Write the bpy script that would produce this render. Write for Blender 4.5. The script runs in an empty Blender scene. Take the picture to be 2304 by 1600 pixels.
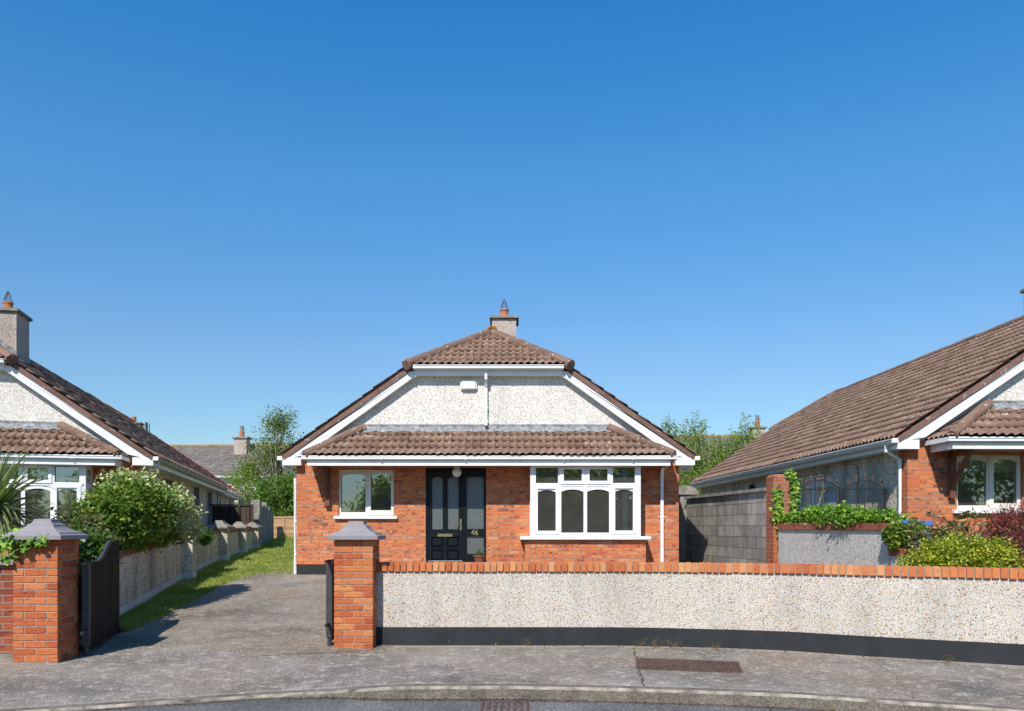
import bpy, bmesh, math, random
import numpy as np
from mathutils import Vector, Matrix, noise as mnoise
random.seed(7); rng = np.random.default_rng(7)
scene = bpy.context.scene
COL = scene.collection
R = math.radians
# ------------------------------------------------------------------ camera
F = 1792.0; HOR = 1186.0; CAMZ = 1.40
cd = bpy.data.cameras.new('camera'); cam = bpy.data.objects.new('camera', cd); COL.objects.link(cam)
cd.sensor_width = 36; cd.lens = 28; cd.shift_y = 0.1675; cd.clip_end = 3000; cd.clip_start = 0.05
cam.location = (0, 0, CAMZ); cam.rotation_euler = (R(90), 0, 0)
scene.camera = cam
# ------------------------------------------------------------------ light
SUNV = Vector((0.243, 0.70, -0.78)).normalized()
w = bpy.data.worlds.new('World'); scene.world = w; w.use_nodes = True
nt = w.node_tree; bg = nt.nodes['Background']
sky = nt.nodes.new('ShaderNodeTexSky'); sky.sky_type = 'NISHITA'; sky.sun_disc = False
sky.sun_elevation = R(46.5); sky.sun_rotation = R(199); sky.air_density = 1.0; sky.dust_density = 0.1; sky.ozone_density = 2.2
hs = nt.nodes.new('ShaderNodeHueSaturation'); hs.inputs['Saturation'].default_value = 1.18; hs.inputs['Value'].default_value = 1.0
nt.links.new(sky.outputs[0], hs.inputs['Color'])
tcw = nt.nodes.new('ShaderNodeTexCoord'); spw = nt.nodes.new('ShaderNodeSeparateXYZ'); nt.links.new(tcw.outputs['Generated'], spw.inputs[0])
rw = nt.nodes.new('ShaderNodeValToRGB'); nt.links.new(spw.outputs[2], rw.inputs[0])
for e_, (p_, c_) in zip([rw.color_ramp.elements[0], rw.color_ramp.elements[1]]+[rw.color_ramp.elements.new(.5) for _ in range(4)],
    [(0.0, (.52, .60, .62)), (1.0, (.62, 1.0, 1.2)), (.10, (.65, .73, .76)), (.21, (.78, .86, .90)), (.40, (.60, 1.06, 1.17)), (.56, (.31, 1.02, 1.29))]):
    e_.position = p_; e_.color = (*c_, 1)
mw = nt.nodes.new('ShaderNodeMix'); mw.data_type = 'RGBA'; mw.blend_type = 'MULTIPLY'; mw.inputs[0].default_value = 1.0; mw.clamp_factor = False
nt.links.new(hs.outputs[0], mw.inputs[6]); nt.links.new(rw.outputs[0], mw.inputs[7]); nt.links.new(mw.outputs[2], bg.inputs['Color'])
bg.inputs['Strength'].default_value = 0.115
sl = bpy.data.lights.new('sun', 'SUN'); sl.energy = 4.4; sl.angle = R(0.5); sl.color = (1.0, 0.95, 0.87)
so = bpy.data.objects.new('sun', sl); COL.objects.link(so); so.rotation_euler = SUNV.to_track_quat('-Z', 'Y').to_euler()
so.location = (-6, -14, 20)
scene.view_settings.view_transform = 'Standard'; scene.view_settings.look = 'None'
scene.view_settings.exposure = 0.42; scene.view_settings.gamma = 1.0
scene.cycles.max_bounces = 8; scene.cycles.transparent_max_bounces = 12

# ------------------------------------------------------------------ helpers
def zg(y):
    return float(np.interp(y, [9.3, 11, 15.9, 16.87, 20.8, 25, 29, 50, 120], [0, .09, .335, .39, .5, .54, .575, .84, 1.2]))
def at(px, py, d): return Vector(((px-1152)/F*d, d, CAMZ+(HOR-py)/F*d))
def G(px, py):
    lo, hi = 5.0, 200.0
    for _ in range(60):
        m = (lo+hi)/2
        if (CAMZ-zg(m))*F/m > py-HOR: lo = m
        else: hi = m
    return ((px-1152)/F*lo, lo)

def tag(o, label=None, cat=None, group=None, kind=None):
    if label: o['label'] = label
    if cat: o['category'] = cat
    if group: o['group'] = group
    if kind: o['kind'] = kind
    return o
def empty(name, loc, rz=0, label=None, cat=None, group=None):
    o = bpy.data.objects.new(name, None); COL.objects.link(o); o.location = loc; o.rotation_euler = (0, 0, rz); o.empty_display_size = .2
    return tag(o, label, cat, group)

class MB:
    def __init__(s): s.v = []; s.f = []; s.uv = []; s.r = []; s.smooth = False
    def add(s, verts, faces, uvs=None, r=None):
        b = len(s.v); s.v += [tuple(p) for p in verts]; s.f += [tuple(i+b for i in f) for f in faces]
        if r is None: r = random.random()
        s.r += [r]*len(verts)
        return s
    def box(s, x0, x1, y0, y1, z0, z1, r=None):
        if x0 > x1: x0, x1 = x1, x0
        if y0 > y1: y0, y1 = y1, y0
        if z0 > z1: z0, z1 = z1, z0
        return s.add([(x0,y0,z0),(x1,y0,z0),(x1,y1,z0),(x0,y1,z0),(x0,y0,z1),(x1,y0,z1),(x1,y1,z1),(x0,y1,z1)],
              [(0,3,2,1),(4,5,6,7),(0,1,5,4),(1,2,6,5),(2,3,7,6),(3,0,4,7)], r=r)
    def obox(s, p0, p1, w, z0, z1, r=None):   # box following a ground segment, w = half width
        a = Vector(p0[:2]); b = Vector(p1[:2]); d = (b-a).normalized(); n = Vector((-d.y, d.x))*w
        pts = [a-n, b-n, b+n, a+n]
        za0, zb0 = z0 if isinstance(z0, tuple) else (z0, z0); za1, zb1 = z1 if isinstance(z1, tuple) else (z1, z1)
        zb = [za0, zb0, zb0, za0]; zt = [za1, zb1, zb1, za1]
        return s.add([(p.x,p.y,z) for p, z in zip(pts, zb)]+[(p.x,p.y,z) for p, z in zip(pts, zt)],
              [(0,3,2,1),(4,5,6,7),(0,1,5,4),(1,2,6,5),(2,3,7,6),(3,0,4,7)], r=r)
    def prism(s, pts, axis, a, b, r=None):     # polygon pts (2d) extruded along axis
        n = len(pts)
        def mk(p, t):
            if axis == 'y': return (p[0], t, p[1])
            if axis == 'x': return (t, p[0], p[1])
            return (p[0], p[1], t)
        vs = [mk(p, a) for p in pts]+[mk(p, b) for p in pts]
        fs = [tuple(range(n)), tuple(range(2*n-1, n-1, -1))]+[(i, i+n, (i+1) % n+n, (i+1) % n) for i in range(n)]
        return s.add(vs, fs, r=r)
    def tube(s, pts, rad, n=8, caps=True, r=None, flat=1.0):
        pts = [Vector(p) for p in pts]; k = len(pts)
        rads = rad if isinstance(rad, (list, tuple)) else [rad]*k
        vs = []; up = Vector((0, 0, 1))
        for i, p in enumerate(pts):
            d = (pts[min(i+1, k-1)]-pts[max(i-1, 0)]).normalized()
            a = d.cross(up)
            if a.length < .05: a = d.cross(Vector((0, 1, 0)))
            a.normalize(); b = a.cross(d).normalized()
            for j in range(n):
                t = 2*math.pi*(j+.5)/n; vs.append(p+a*math.cos(t)*rads[i]+b*math.sin(t)*rads[i]*flat)
        fs = [(i*n+j, i*n+(j+1) % n, (i+1)*n+(j+1) % n, (i+1)*n+j) for i in range(k-1) for j in range(n)]
        if caps: fs += [tuple(range(n-1, -1, -1)), tuple((k-1)*n+j for j in range(n))]
        return s.add(vs, fs, r=r)
    def lathe(s, prof, c, n=16, r=None):
        vs = []
        for (rr, z) in prof:
            for j in range(n):
                t = 2*math.pi*j/n; vs.append((c[0]+rr*math.cos(t), c[1]+rr*math.sin(t), c[2]+z))
        k = len(prof)
        fs = [(i*n+j, i*n+(j+1) % n, (i+1)*n+(j+1) % n, (i+1)*n+j) for i in range(k-1) for j in range(n)]
        fs += [tuple(range(n-1, -1, -1)), tuple((k-1)*n+j for j in range(n))]
        return s.add(vs, fs, r=r)
    def slab(s, a0, a1, z0, z1, t0, t1, holes=(), axis='y'):   # wall slab with rectangular holes
        xs = sorted({a0, a1, *[h[0] for h in holes], *[h[1] for h in holes]}); xs = [x for x in xs if a0-1e-6 <= x <= a1+1e-6]
        zs = sorted({z0, z1, *[h[2] for h in holes], *[h[3] for h in holes]}); zs = [z for z in zs if z0-1e-6 <= z <= z1+1e-6]
        def P(a, t, z): return (a, t, z) if axis == 'y' else (t, a, z)
        def fill(i, j):
            if i < 0 or j < 0 or i >= len(xs)-1 or j >= len(zs)-1: return False
            cx = (xs[i]+xs[i+1])/2; cz = (zs[j]+zs[j+1])/2
            return not any(h[0] < cx < h[1] and h[2] < cz < h[3] for h in holes)
        for i in range(len(xs)-1):
            for j in range(len(zs)-1):
                if not fill(i, j): continue
                A, B, C, D = xs[i], xs[i+1], zs[j], zs[j+1]
                s.add([P(A,t0,C),P(B,t0,C),P(B,t0,D),P(A,t0,D)], [(0,1,2,3)], r=.5)
                s.add([P(A,t1,C),P(B,t1,C),P(B,t1,D),P(A,t1,D)], [(3,2,1,0)], r=.5)
                if not fill(i-1, j): s.add([P(A,t0,C),P(A,t1,C),P(A,t1,D),P(A,t0,D)], [(3,2,1,0)], r=.5)
                if not fill(i+1, j): s.add([P(B,t0,C),P(B,t1,C),P(B,t1,D),P(B,t0,D)], [(0,1,2,3)], r=.5)
                if not fill(i, j-1): s.add([P(A,t0,C),P(B,t0,C),P(B,t1,C),P(A,t1,C)], [(3,2,1,0)], r=.5)
                if not fill(i, j+1): s.add([P(A,t0,D),P(B,t0,D),P(B,t1,D),P(A,t1,D)], [(0,1,2,3)], r=.5)
        return s
    def build(s, name, m, parent=None, bevel=0, smooth=False, loc=None, weld=False, normals=True):
        me = bpy.data.meshes.new(name); me.from_pydata(s.v, [], s.f)
        at_ = me.attributes.new('rnd', 'FLOAT', 'POINT'); at_.data.foreach_set('value', np.array(s.r, dtype=np.float32))
        if bevel or weld or normals:
            bm = bmesh.new(); bm.from_mesh(me)
            if weld: bmesh.ops.remove_doubles(bm, verts=bm.verts, dist=1e-5)
            if bevel:
                bmesh.ops.bevel(bm, geom=[e for e in bm.edges if len(e.link_faces) == 2 and e.calc_face_angle(0) > .5], offset=bevel, segments=2 if bevel > .004 else 1, affect='EDGES', clamp_overlap=True)
            if normals: bmesh.ops.recalc_face_normals(bm, faces=bm.faces)
            bm.to_mesh(me); bm.free()
        boxuv(me)
        if smooth: me.shade_smooth()
        me.materials.append(m)
        o = bpy.data.objects.new(name, me); COL.objects.link(o)
        if parent: o.parent = parent
        if loc: o.location = loc
        return o

def boxuv(me):
    n = len(me.loops)
    if n == 0: return
    uvl = me.uv_layers.new(name='UVMap')
    co = np.empty(len(me.vertices)*3, dtype=np.float32); me.vertices.foreach_get('co', co); co = co.reshape(-1, 3)
    vi = np.empty(n, dtype=np.int32); me.loops.foreach_get('vertex_index', vi)
    nf = len(me.polygons); lt = np.empty(nf, dtype=np.int32); me.polygons.foreach_get('loop_total', lt)
    no = np.empty(nf*3, dtype=np.float32); me.polygons.foreach_get('normal', no); no = np.abs(no.reshape(-1, 3))
    ax = np.repeat(np.argmax(no*np.array([1, 1, .98]), axis=1), lt)
    c = co[vi]; uv = np.empty((n, 2), dtype=np.float32)
    uv[:, 0] = np.where(ax == 0, c[:, 1], c[:, 0]); uv[:, 1] = np.where(ax == 2, c[:, 1], c[:, 2])
    uvl.data.foreach_set('uv', uv.ravel())

def raw(name, verts, nper, m, parent=None, rnd=None, extra=None):
    """fast mesh: verts (N,k,3) polygons of k corners each, rnd (N,)"""
    N, k, _ = verts.shape
    me = bpy.data.meshes.new(name)
    me.vertices.add(N*k); me.vertices.foreach_set('co', verts.astype(np.float32).ravel())
    me.loops.add(N*k); me.loops.foreach_set('vertex_index', np.arange(N*k, dtype=np.int32))
    me.polygons.add(N); me.polygons.foreach_set('loop_start', np.arange(0, N*k, k, dtype=np.int32))
    me.update(calc_edges=True)
    if rnd is None: rnd = rng.random(N)
    a = me.attributes.new('rnd', 'FLOAT', 'POINT'); a.data.foreach_set('value', np.repeat(rnd, k).astype(np.float32))
    me.materials.append(m)
    o = bpy.data.objects.new(name, me); COL.objects.link(o)
    if parent: o.parent = parent
    return o

# ------------------------------------------------------------------ materials
class NT:
    def __init__(s, name):
        s.m = bpy.data.materials.new(name); s.m.use_nodes = True; s.t = s.m.node_tree; s.n = s.t.nodes; s.l = s.t.links
        s.b = s.n['Principled BSDF']; s.out = s.n['Material Output']; s._uv = None; s._ob = None
    def node(s, typ, **kw):
        nd = s.n.new(typ)
        for k, v in kw.items():
            if k in nd.inputs.keys() if isinstance(k, str) else False: s.set(nd.inputs[k], v)
            else: setattr(nd, k, v)
        return nd
    def set(s, sock, v):
        if hasattr(v, 'is_output') or isinstance(v, bpy.types.NodeSocket): s.l.new(v, sock)
        else:
            if isinstance(v, (tuple, list)) and sock.type == 'RGBA' and len(v) == 3: v = (*v, 1)
            sock.default_value = v
    def uv(s):
        if not s._uv: s._uv = s.node('ShaderNodeUVMap').outputs[0]; s.n[-1].uv_map = 'UVMap'
        return s._uv
    def obj(s):
        if not s._ob: s._ob = s.node('ShaderNodeTexCoord').outputs['Object']
        return s._ob
    def map(s, vec, scale=(1,1,1), loc=(0,0,0)):
        m = s.node('ShaderNodeMapping'); s.l.new(vec, m.inputs['Vector']); m.inputs['Scale'].default_value = scale; m.inputs['Location'].default_value = loc
        return m.outputs[0]
    def noise(s, vec, scale, detail=4, rough=.55, dist=0):
        nd = s.node('ShaderNodeTexNoise'); s.l.new(vec, nd.inputs['Vector']); nd.inputs['Scale'].default_value = scale
        nd.inputs['Detail'].default_value = detail; nd.inputs['Roughness'].default_value = rough; nd.inputs['Distortion'].default_value = dist
        return nd.outputs['Fac']
    def vor(s, vec, scale, feature='F1', rand=1.0):
        nd = s.node('ShaderNodeTexVoronoi'); nd.feature = feature; s.l.new(vec, nd.inputs['Vector']); nd.inputs['Scale'].default_value = scale
        nd.inputs['Randomness'].default_value = rand
        return nd
    def ramp(s, fac, stops, interp='LINEAR'):
        nd = s.node('ShaderNodeValToRGB'); s.l.new(fac, nd.inputs[0]); cr = nd.color_ramp; cr.interpolation = interp
        while len(cr.elements) < len(stops): cr.elements.new(.5)
        for e, (p, c) in zip(cr.elements, stops):
            e.position = p; e.color = (c, c, c, 1) if isinstance(c, (int, float)) else (*c, 1)
        return nd.outputs[0]
    def mix(s, fac, a, b, mode='MIX'):
        nd = s.node('ShaderNodeMix'); nd.data_type = 'RGBA'; nd.blend_type = mode
        s.set(nd.inputs[0], fac); s.set(nd.inputs[6], a); s.set(nd.inputs[7], b)
        return nd.outputs[2]
    def math(s, op, a, b=None, c=None):
        nd = s.node('ShaderNodeMath'); nd.operation = op; s.set(nd.inputs[0], a)
        if b is not None: s.set(nd.inputs[1], b)
        if c is not None: s.set(nd.inputs[2], c)
        return nd.outputs[0]
    def attr(s, name='rnd'):
        nd = s.node('ShaderNodeAttribute'); nd.attribute_name = name; return nd.outputs['Fac']
    def sep(s, vec):
        nd = s.node('ShaderNodeSeparateXYZ'); s.l.new(vec, nd.inputs[0]); return nd.outputs
    def bump(s, h, strength=.5, dist=.01, prev=None):
        nd = s.node('ShaderNodeBump'); s.l.new(h, nd.inputs['Height']); nd.inputs['Strength'].default_value = strength; nd.inputs['Distance'].default_value = dist
        if prev: s.l.new(prev, nd.inputs['Normal'])
        return nd.outputs[0]
    def fin(s, color=None, rough=.8, bump=None, spec=.3, metal=0):
        if color is not None: s.set(s.b.inputs['Base Color'], color)
        s.set(s.b.inputs['Roughness'], rough); s.b.inputs['Specular IOR Level'].default_value = spec; s.b.inputs['Metallic'].default_value = metal
        if bump: s.l.new(bump, s.b.inputs['Normal'])
        return s.m

def plain(name, c, rough=.5, var=.12, scale=6, spec=.4, metal=0, bumpy=0):
    t = NT(name); n = t.noise(t.obj(), scale, 5, .6)
    lo = tuple(x*(1-var) for x in c); hi = tuple(min(1, x*(1+var)) for x in c)
    col = t.ramp(n, [(.3, lo), (.7, hi)])
    return t.fin(col, rough, t.bump(t.noise(t.obj(), 60, 4), bumpy, .01) if bumpy else None, spec, metal)

def brick_mat(name, pal, mortar=(.25,.225,.20), dark=.5, mscale=1.0, burn=.72, msize=.0065):
    t = NT(name); uv = t.uv()
    wob = t.noise(uv, 25, 2)
    off = t.node('ShaderNodeVectorMath'); off.operation = 'MULTIPLY_ADD'
    nc = t.node('ShaderNodeTexNoise'); t.l.new(uv, nc.inputs['Vector']); nc.inputs['Scale'].default_value = 22
    t.l.new(nc.outputs['Color'], off.inputs[0]); off.inputs[1].default_value = (.002, .002, 0); t.l.new(uv, off.inputs[2])
    br = t.node('ShaderNodeTexBrick'); t.l.new(off.outputs[0], br.inputs['Vector'])
    br.inputs['Scale'].default_value = 1; br.inputs['Brick Width'].default_value = .225; br.inputs['Row Height'].default_value = .075
    br.inputs['Mortar Size'].default_value = msize; br.inputs['Mortar Smooth'].default_value = .25; br.offset = .5
    br.inputs['Color1'].default_value = (0,0,0,1); br.inputs['Color2'].default_value = (1,1,1,1); br.inputs['Mortar'].default_value = (.5,.5,.5,1)
    col = t.ramp(br.outputs['Color'], pal)
    # burnt patches inside bricks, irregular
    sh = t.node('ShaderNodeVectorMath'); sh.operation = 'MULTIPLY_ADD'; t.l.new(br.outputs['Color'], sh.inputs[0]); sh.inputs[1].default_value = (9, 9, 9)
    t.l.new(t.map(uv, (8, 13, 1)), sh.inputs[2])
    n1 = t.noise(sh.outputs[0], 1.0, 4, .65, .6)
    bm = t.ramp(n1, [(.52, 0), (.63, 1)])
    wn = t.noise(uv, 2.2, 2)
    fac = t.math('MULTIPLY', bm, burn)
    col = t.mix(fac, col, (.15, .038, .028))
    pw = t.ramp(t.noise(t.map(uv, (9, 14, 1), (3, 3, 0)), 1.0, 3, .6), [(.60, 0), (.72, .3)]); col = t.mix(pw, col, (.66, .40, .26))
    fine = t.noise(uv, 90, 4, .7)
    col = t.mix(.3, col, t.ramp(fine, [(.25, .35), (.7, 1.0)]), 'MULTIPLY')
    big = t.noise(t.obj(), .9, 3)
    col = t.mix(.3, col, t.ramp(big, [(.3, .6), (.7, 1.0)]), 'MULTIPLY')
    mcol = t.mix(t.noise(uv, 40, 3), tuple(x*.75 for x in mortar), tuple(min(1, x*1.2) for x in mortar))
    col = t.mix(br.outputs['Fac'], col, mcol)
    h = t.math('ADD', t.math('MULTIPLY', t.math('SUBTRACT', 1.0, br.outputs['Fac']), .7), t.math('MULTIPLY', fine, .3))
    return t.fin(col, .85, t.bump(h, .7, .008), .2)

def pebble_mat(name, base, sc=70, stones=None, dens=.45, stain=.25, small=True):
    t = NT(name); uv = t.uv()
    if stones is None: stones = [(0, (.72,.66,.55)), (.25, (.45,.27,.12)), (.42, (.62,.54,.42)), (.60, (.12,.09,.07)), (.72, (.80,.77,.70)), (.86, (.50,.22,.08)), (.95, (.30,.28,.26))]
    v = t.vor(uv, sc); v2 = t.vor(t.map(uv, loc=(3.3, 1.7, 0)), sc*1.9)
    def stone(vn, th):
        sx = t.sep(vn.outputs['Color'])
        c = t.ramp(sx[0], stones, 'CONSTANT')
        m = t.math('MULTIPLY', t.ramp(vn.outputs['Distance'], [(.30, 1), (.42, 0)]), t.math('LESS_THAN', sx[1], th))
        return c, m
    mott = t.noise(t.obj(), 1.3, 4, .6)
    bcol = t.mix(t.ramp(mott, [(.35, 0), (.7, 1)]), base, tuple(x*.86 for x in base))
    bcol = t.mix(.7, bcol, t.ramp(t.noise(uv, 130, 4, .75), [(.32, .5), (.6, 1.05)]), 'MULTIPLY')
    c2, m2 = stone(v2, dens*.9); c1, m1 = stone(v, dens)
    col = t.mix(m2, bcol, c2); col = t.mix(m1, col, c1)
    # vertical water staining
    st = t.noise(t.map(t.obj(), (2.2, 2.2, .35)), 1.0, 5, .65)
    col = t.mix(stain, col, t.ramp(st, [(.32, .45), (.55, 1)]), 'MULTIPLY')
    h = t.math('ADD', m1, t.math('MULTIPLY', m2, .6))
    return t.fin(col, .9, t.bump(h, .8, .006), .2)

def tile_mat(name, c0, c1, lichen=.6, tw=.3, th=.3):
    t = NT(name); uv = t.uv(); s = t.sep(uv)
    fx = t.math('FLOOR', t.math('DIVIDE', s[0], tw)); fy = t.math('FLOOR', t.math('DIVIDE', s[1], th))
    cb = t.node('ShaderNodeCombineXYZ'); t.l.new(fx, cb.inputs[0]); t.l.new(fy, cb.inputs[1])
    wn = t.node('ShaderNodeTexWhiteNoise'); t.l.new(cb.outputs[0], wn.inputs['Vector'])
    col = t.mix(wn.outputs['Value'], c0, c1)
    big = t.noise(t.obj(), 1.6, 5, .65)
    col = t.mix(.55, col, t.ramp(big, [(.3, .55), (.7, 1.15)]), 'MULTIPLY')
    fine = t.noise(t.obj(), 45, 4, .7)
    col = t.mix(.6, col, t.ramp(fine, [(.25, .40), (.7, 1.15)]), 'MULTIPLY')
    l1 = t.ramp(t.noise(t.map(t.obj(), (1, 1, .6)), 21, 2, .5), [(.655, 0), (.69, 1)])
    gate = t.ramp(t.noise(t.obj(), 2.7, 2), [(.36, 0), (.55, .9)])
    col = t.mix(t.math('MULTIPLY', t.math('MULTIPLY', l1, gate), lichen), col, (.72, .69, .64))
    l2 = t.ramp(t.noise(t.map(t.obj(), loc=(5, 3, 1)), 11, 2), [(.76, 0), (.79, 1)])
    col = t.mix(t.math('MULTIPLY', l2, lichen), col, (.50, .24, .03))
    return t.fin(col, .9, t.bump(fine, .5, .006), .15)

def leaf_mat(name, stops, trans=.35, rough=.45, spec=.4):
    t = NT(name)
    col = t.ramp(t.attr(), stops)
    t.fin(col, rough, None, spec)
    tr = t.node('ShaderNodeBsdfTranslucent'); c2 = t.mix(.5, col, (.35, .5, .05)); t.l.new(c2, tr.inputs[0])
    ms = t.node('ShaderNodeMixShader'); ms.inputs[0].default_value = trans
    t.l.new(t.b.outputs[0], ms.inputs[1]); t.l.new(tr.outputs[0], ms.inputs[2]); t.l.new(ms.outputs[0], t.out.inputs[0])
    return t.m

PAL = [(0, (.70,.21,.07)), (.25, (.64,.165,.055)), (.5, (.74,.26,.09)), (.7, (.58,.14,.05)), (.88, (.74,.31,.14)), (1, (.34,.095,.055))]
M = {}
M['brick'] = brick_mat('orange_brick', PAL)
M['brick_near'] = brick_mat('orange_brick_pillar', [(0, (.56,.15,.045)), (.3, (.46,.10,.035)), (.5, (.62,.23,.075)), (.75, (.38,.075,.03)), (1, (.66,.29,.10))], burn=.75, mortar=(.36,.33,.29), msize=.006)
M['brick_dark'] = brick_mat('dark_red_brick', [(0, (.30,.06,.03)), (.5, (.42,.12,.05)), (1, (.20,.045,.03))], burn=.8)
M['brick_pier'] = brick_mat('rust_brick', [(0, (.42,.11,.045)), (.5, (.50,.15,.06)), (1, (.36,.085,.04))], burn=.35)
M['pebble_front'] = pebble_mat('pebbledash_cream', (.68,.625,.55), sc=60, dens=.78, stain=.38,
    stones=[(0, (.78,.72,.62)), (.16, (.50,.27,.11)), (.34, (.62,.50,.36)), (.50, (.13,.10,.08)), (.64, (.86,.84,.80)), (.76, (.62,.34,.10)), (.90, (.34,.30,.27))])
M['pebble_gable'] = pebble_mat('pebbledash_white', (.92,.87,.80), sc=52, dens=.58, stain=.18,
    stones=[(0, (.45,.30,.16)), (.25, (.16,.11,.08)), (.45, (.60,.50,.38)), (.7, (.22,.16,.11)), (.9, (.50,.36,.20))])
M['pebble_grey'] = pebble_mat('pebbledash_grey', (.80,.69,.50), sc=27, dens=.8, stain=.9,
    stones=[(0, (.26,.20,.13)), (.25, (.06,.05,.04)), (.45, (.66,.62,.52)), (.65, (.16,.11,.07)), (.82, (.80,.77,.70))])
M['pebble_wall'] = pebble_mat('pebbledash_wall_grey', (.56,.53,.50), sc=38, dens=.85, stain=.3,
    stones=[(0, (.66,.62,.56)), (.25, (.30,.20,.12)), (.42, (.42,.40,.38)), (.60, (.10,.09,.08)), (.72, (.72,.70,.66)), (.86, (.45,.24,.10)), (.95, (.20,.19,.18))])
M['pebble_chimney'] = pebble_mat('pebbledash_chimney', (.55,.46,.40), sc=34, dens=.7, stain=.4,
    stones=[(0, (.35,.16,.12)), (.3, (.60,.50,.42)), (.55, (.30,.13,.10)), (.8, (.68,.62,.55))])
M['tile'] = tile_mat('brown_roof_tile', (.205,.130,.094), (.275,.180,.132), lichen=.55)
M['tile_small'] = tile_mat('brown_canopy_tile', (.20,.122,.086), (.31,.195,.140), lichen=.95, th=.25)
M['tile_red'] = tile_mat('red_roof_tile', (.34,.10,.06), (.44,.14,.085), lichen=.3)
M['tile_grey'] = tile_mat('grey_roof_tile', (.17,.15,.14), (.24,.215,.20), lichen=.8)
M['verge'] = tile_mat('verge_mortar', (.20,.112,.085), (.25,.145,.112), lichen=.6, tw=.45)
M['ridge'] = tile_mat('ridge_tile', (.19,.12,.09), (.27,.165,.12), lichen=1.0, tw=.45)
M['white'] = plain('white_upvc', (.77,.77,.76), .38, .09, 2.2, .45)
M['white_dirty'] = plain('weathered_white_upvc', (.66,.66,.63), .45, .14, 8, .4)
M['gutter_green'] = plain('algae_stained_gutter', (.30,.32,.25), .6, .4, 7, .3)
M['cream'] = plain('cream_upvc', (.70,.66,.58), .4, .05, 3, .5)
M['lead'] = plain('lead_flashing', (.215,.22,.225), .65, .55, 11, .4, bumpy=.3)
M['concrete'] = plain('weathered_concrete', (.24,.22,.19), .9, .35, 9, .2, bumpy=.6)
M['cap'] = plain('grey_painted_cap', (.25,.228,.24), .75, .10, 7, .3, bumpy=.35)
M['plinth'] = plain('charcoal_masonry_paint', (.020,.022,.0245), .7, .30, 3.5, .35, bumpy=.4)
M['render_w'] = plain('rough_white_render', (.58,.56,.52), .9, .2, 5, .2, bumpy=.5)
M['black'] = plain('black_gloss_paint', (.006,.009,.011), .38, .3, 6, .22, bumpy=.08)
M['iron'] = plain('black_iron_paint', (.022,.022,.024), .5, .4, 14, .4)
M['rust'] = plain('rusty_iron', (.105,.068,.055), .8, .5, 20, .2, bumpy=.4)
M['timber'] = plain('stained_timber', (.16,.065,.035), .55, .3, 9, .35)
M['soffit'] = plain('timber_soffit', (.30,.15,.085), .6, .2, 5, .3)
M['brass'] = plain('brass', (.78,.60,.28), .28, .1, 9, .5, 1.0)
M['terracotta'] = plain('terracotta', (.48,.17,.08), .85, .2, 8, .2)
M['pot_glaze'] = plain('plant_pot_glaze', (.23,.075,.05), .35, .2, 8, .5)
M['globe'] = plain('opal_globe', (.78,.74,.66), .25, .02, 3, .5)
M['alarm'] = plain('cream_plastic', (.80,.76,.68), .4, .03, 3, .4)
M['blue'] = plain('blue_plastic', (.03,.13,.42), .4, .1, 3, .4)
M['interior'] = plain('room_plaster', (.78,.71,.62), .9, .15, 2, .1)
M['interior_w'] = plain('white_interior_trim', (.62,.62,.58), .7, .05, 2, .2)
M['blind'] = plain('cream_blind', (.58,.58,.50), .8, .05, 2, .2)
M['bark'] = plain('bark', (.16,.13,.09), .9, .35, 20, .2, bumpy=.6)
M['bark_pale'] = plain('pale_bark', (.34,.30,.23), .85, .3, 20, .2)
M['meter0'] = plain('grey_reveal', (.26,.265,.275), .7, .15, 4, .2)
M['soil'] = plain('soil', (.06,.045,.03), .95, .4, 12, .1, bumpy=.7)
def frost():
    t = NT('obscure_glass'); n = t.vor(t.uv(), 75); n2 = t.noise(t.uv(), 160, 3)
    h = t.math('ADD', n.outputs['Distance'], n2)
    c = t.mix(n.outputs['Distance'], (.05,.056,.052), (.15,.165,.155))
    m = t.fin(c, .16, t.bump(h, .8, .004), .9)
    return m
M['frosted'] = frost()
def glass():
    t = NT('window_glass'); gl = t.node('ShaderNodeBsdfGlossy'); gl.inputs['Roughness'].default_value = .012; gl.inputs['Color'].default_value = (.9,.95,1,1)
    tr = t.node('ShaderNodeBsdfTransparent'); tr.inputs[0].default_value = (.72,.76,.75,1)
    lw = t.node('ShaderNodeFresnel'); lw.inputs['IOR'].default_value = 1.5
    nb = t.bump(t.noise(t.obj(), 2.5, 1), .035, .02); t.l.new(nb, gl.inputs['Normal'])
    f = t.math('MULTIPLY_ADD', lw.outputs[0], 1.2, .23)
    ms = t.node('ShaderNodeMixShader'); t.l.new(f, ms.inputs[0]); t.l.new(tr.outputs[0], ms.inputs[1]); t.l.new(gl.outputs[0], ms.inputs[2])
    df = t.node('ShaderNodeBsdfDiffuse'); t.l.new(t.mix(t.ramp(t.noise(t.obj(), 3, 5, .7), [(.3, 0), (.7, 1)]), (.40, .36, .31), (.66, .60, .52)), df.inputs[0])
    m2 = t.node('ShaderNodeMixShader'); m2.inputs[0].default_value = .075; t.l.new(ms.outputs[0], m2.inputs[1]); t.l.new(df.outputs[0], m2.inputs[2])  # thin dust film; its pale haze stands in for light from the rooms
    t.l.new(m2.outputs[0], t.out.inputs[0]); return t.m
M['glass'] = glass()
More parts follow.
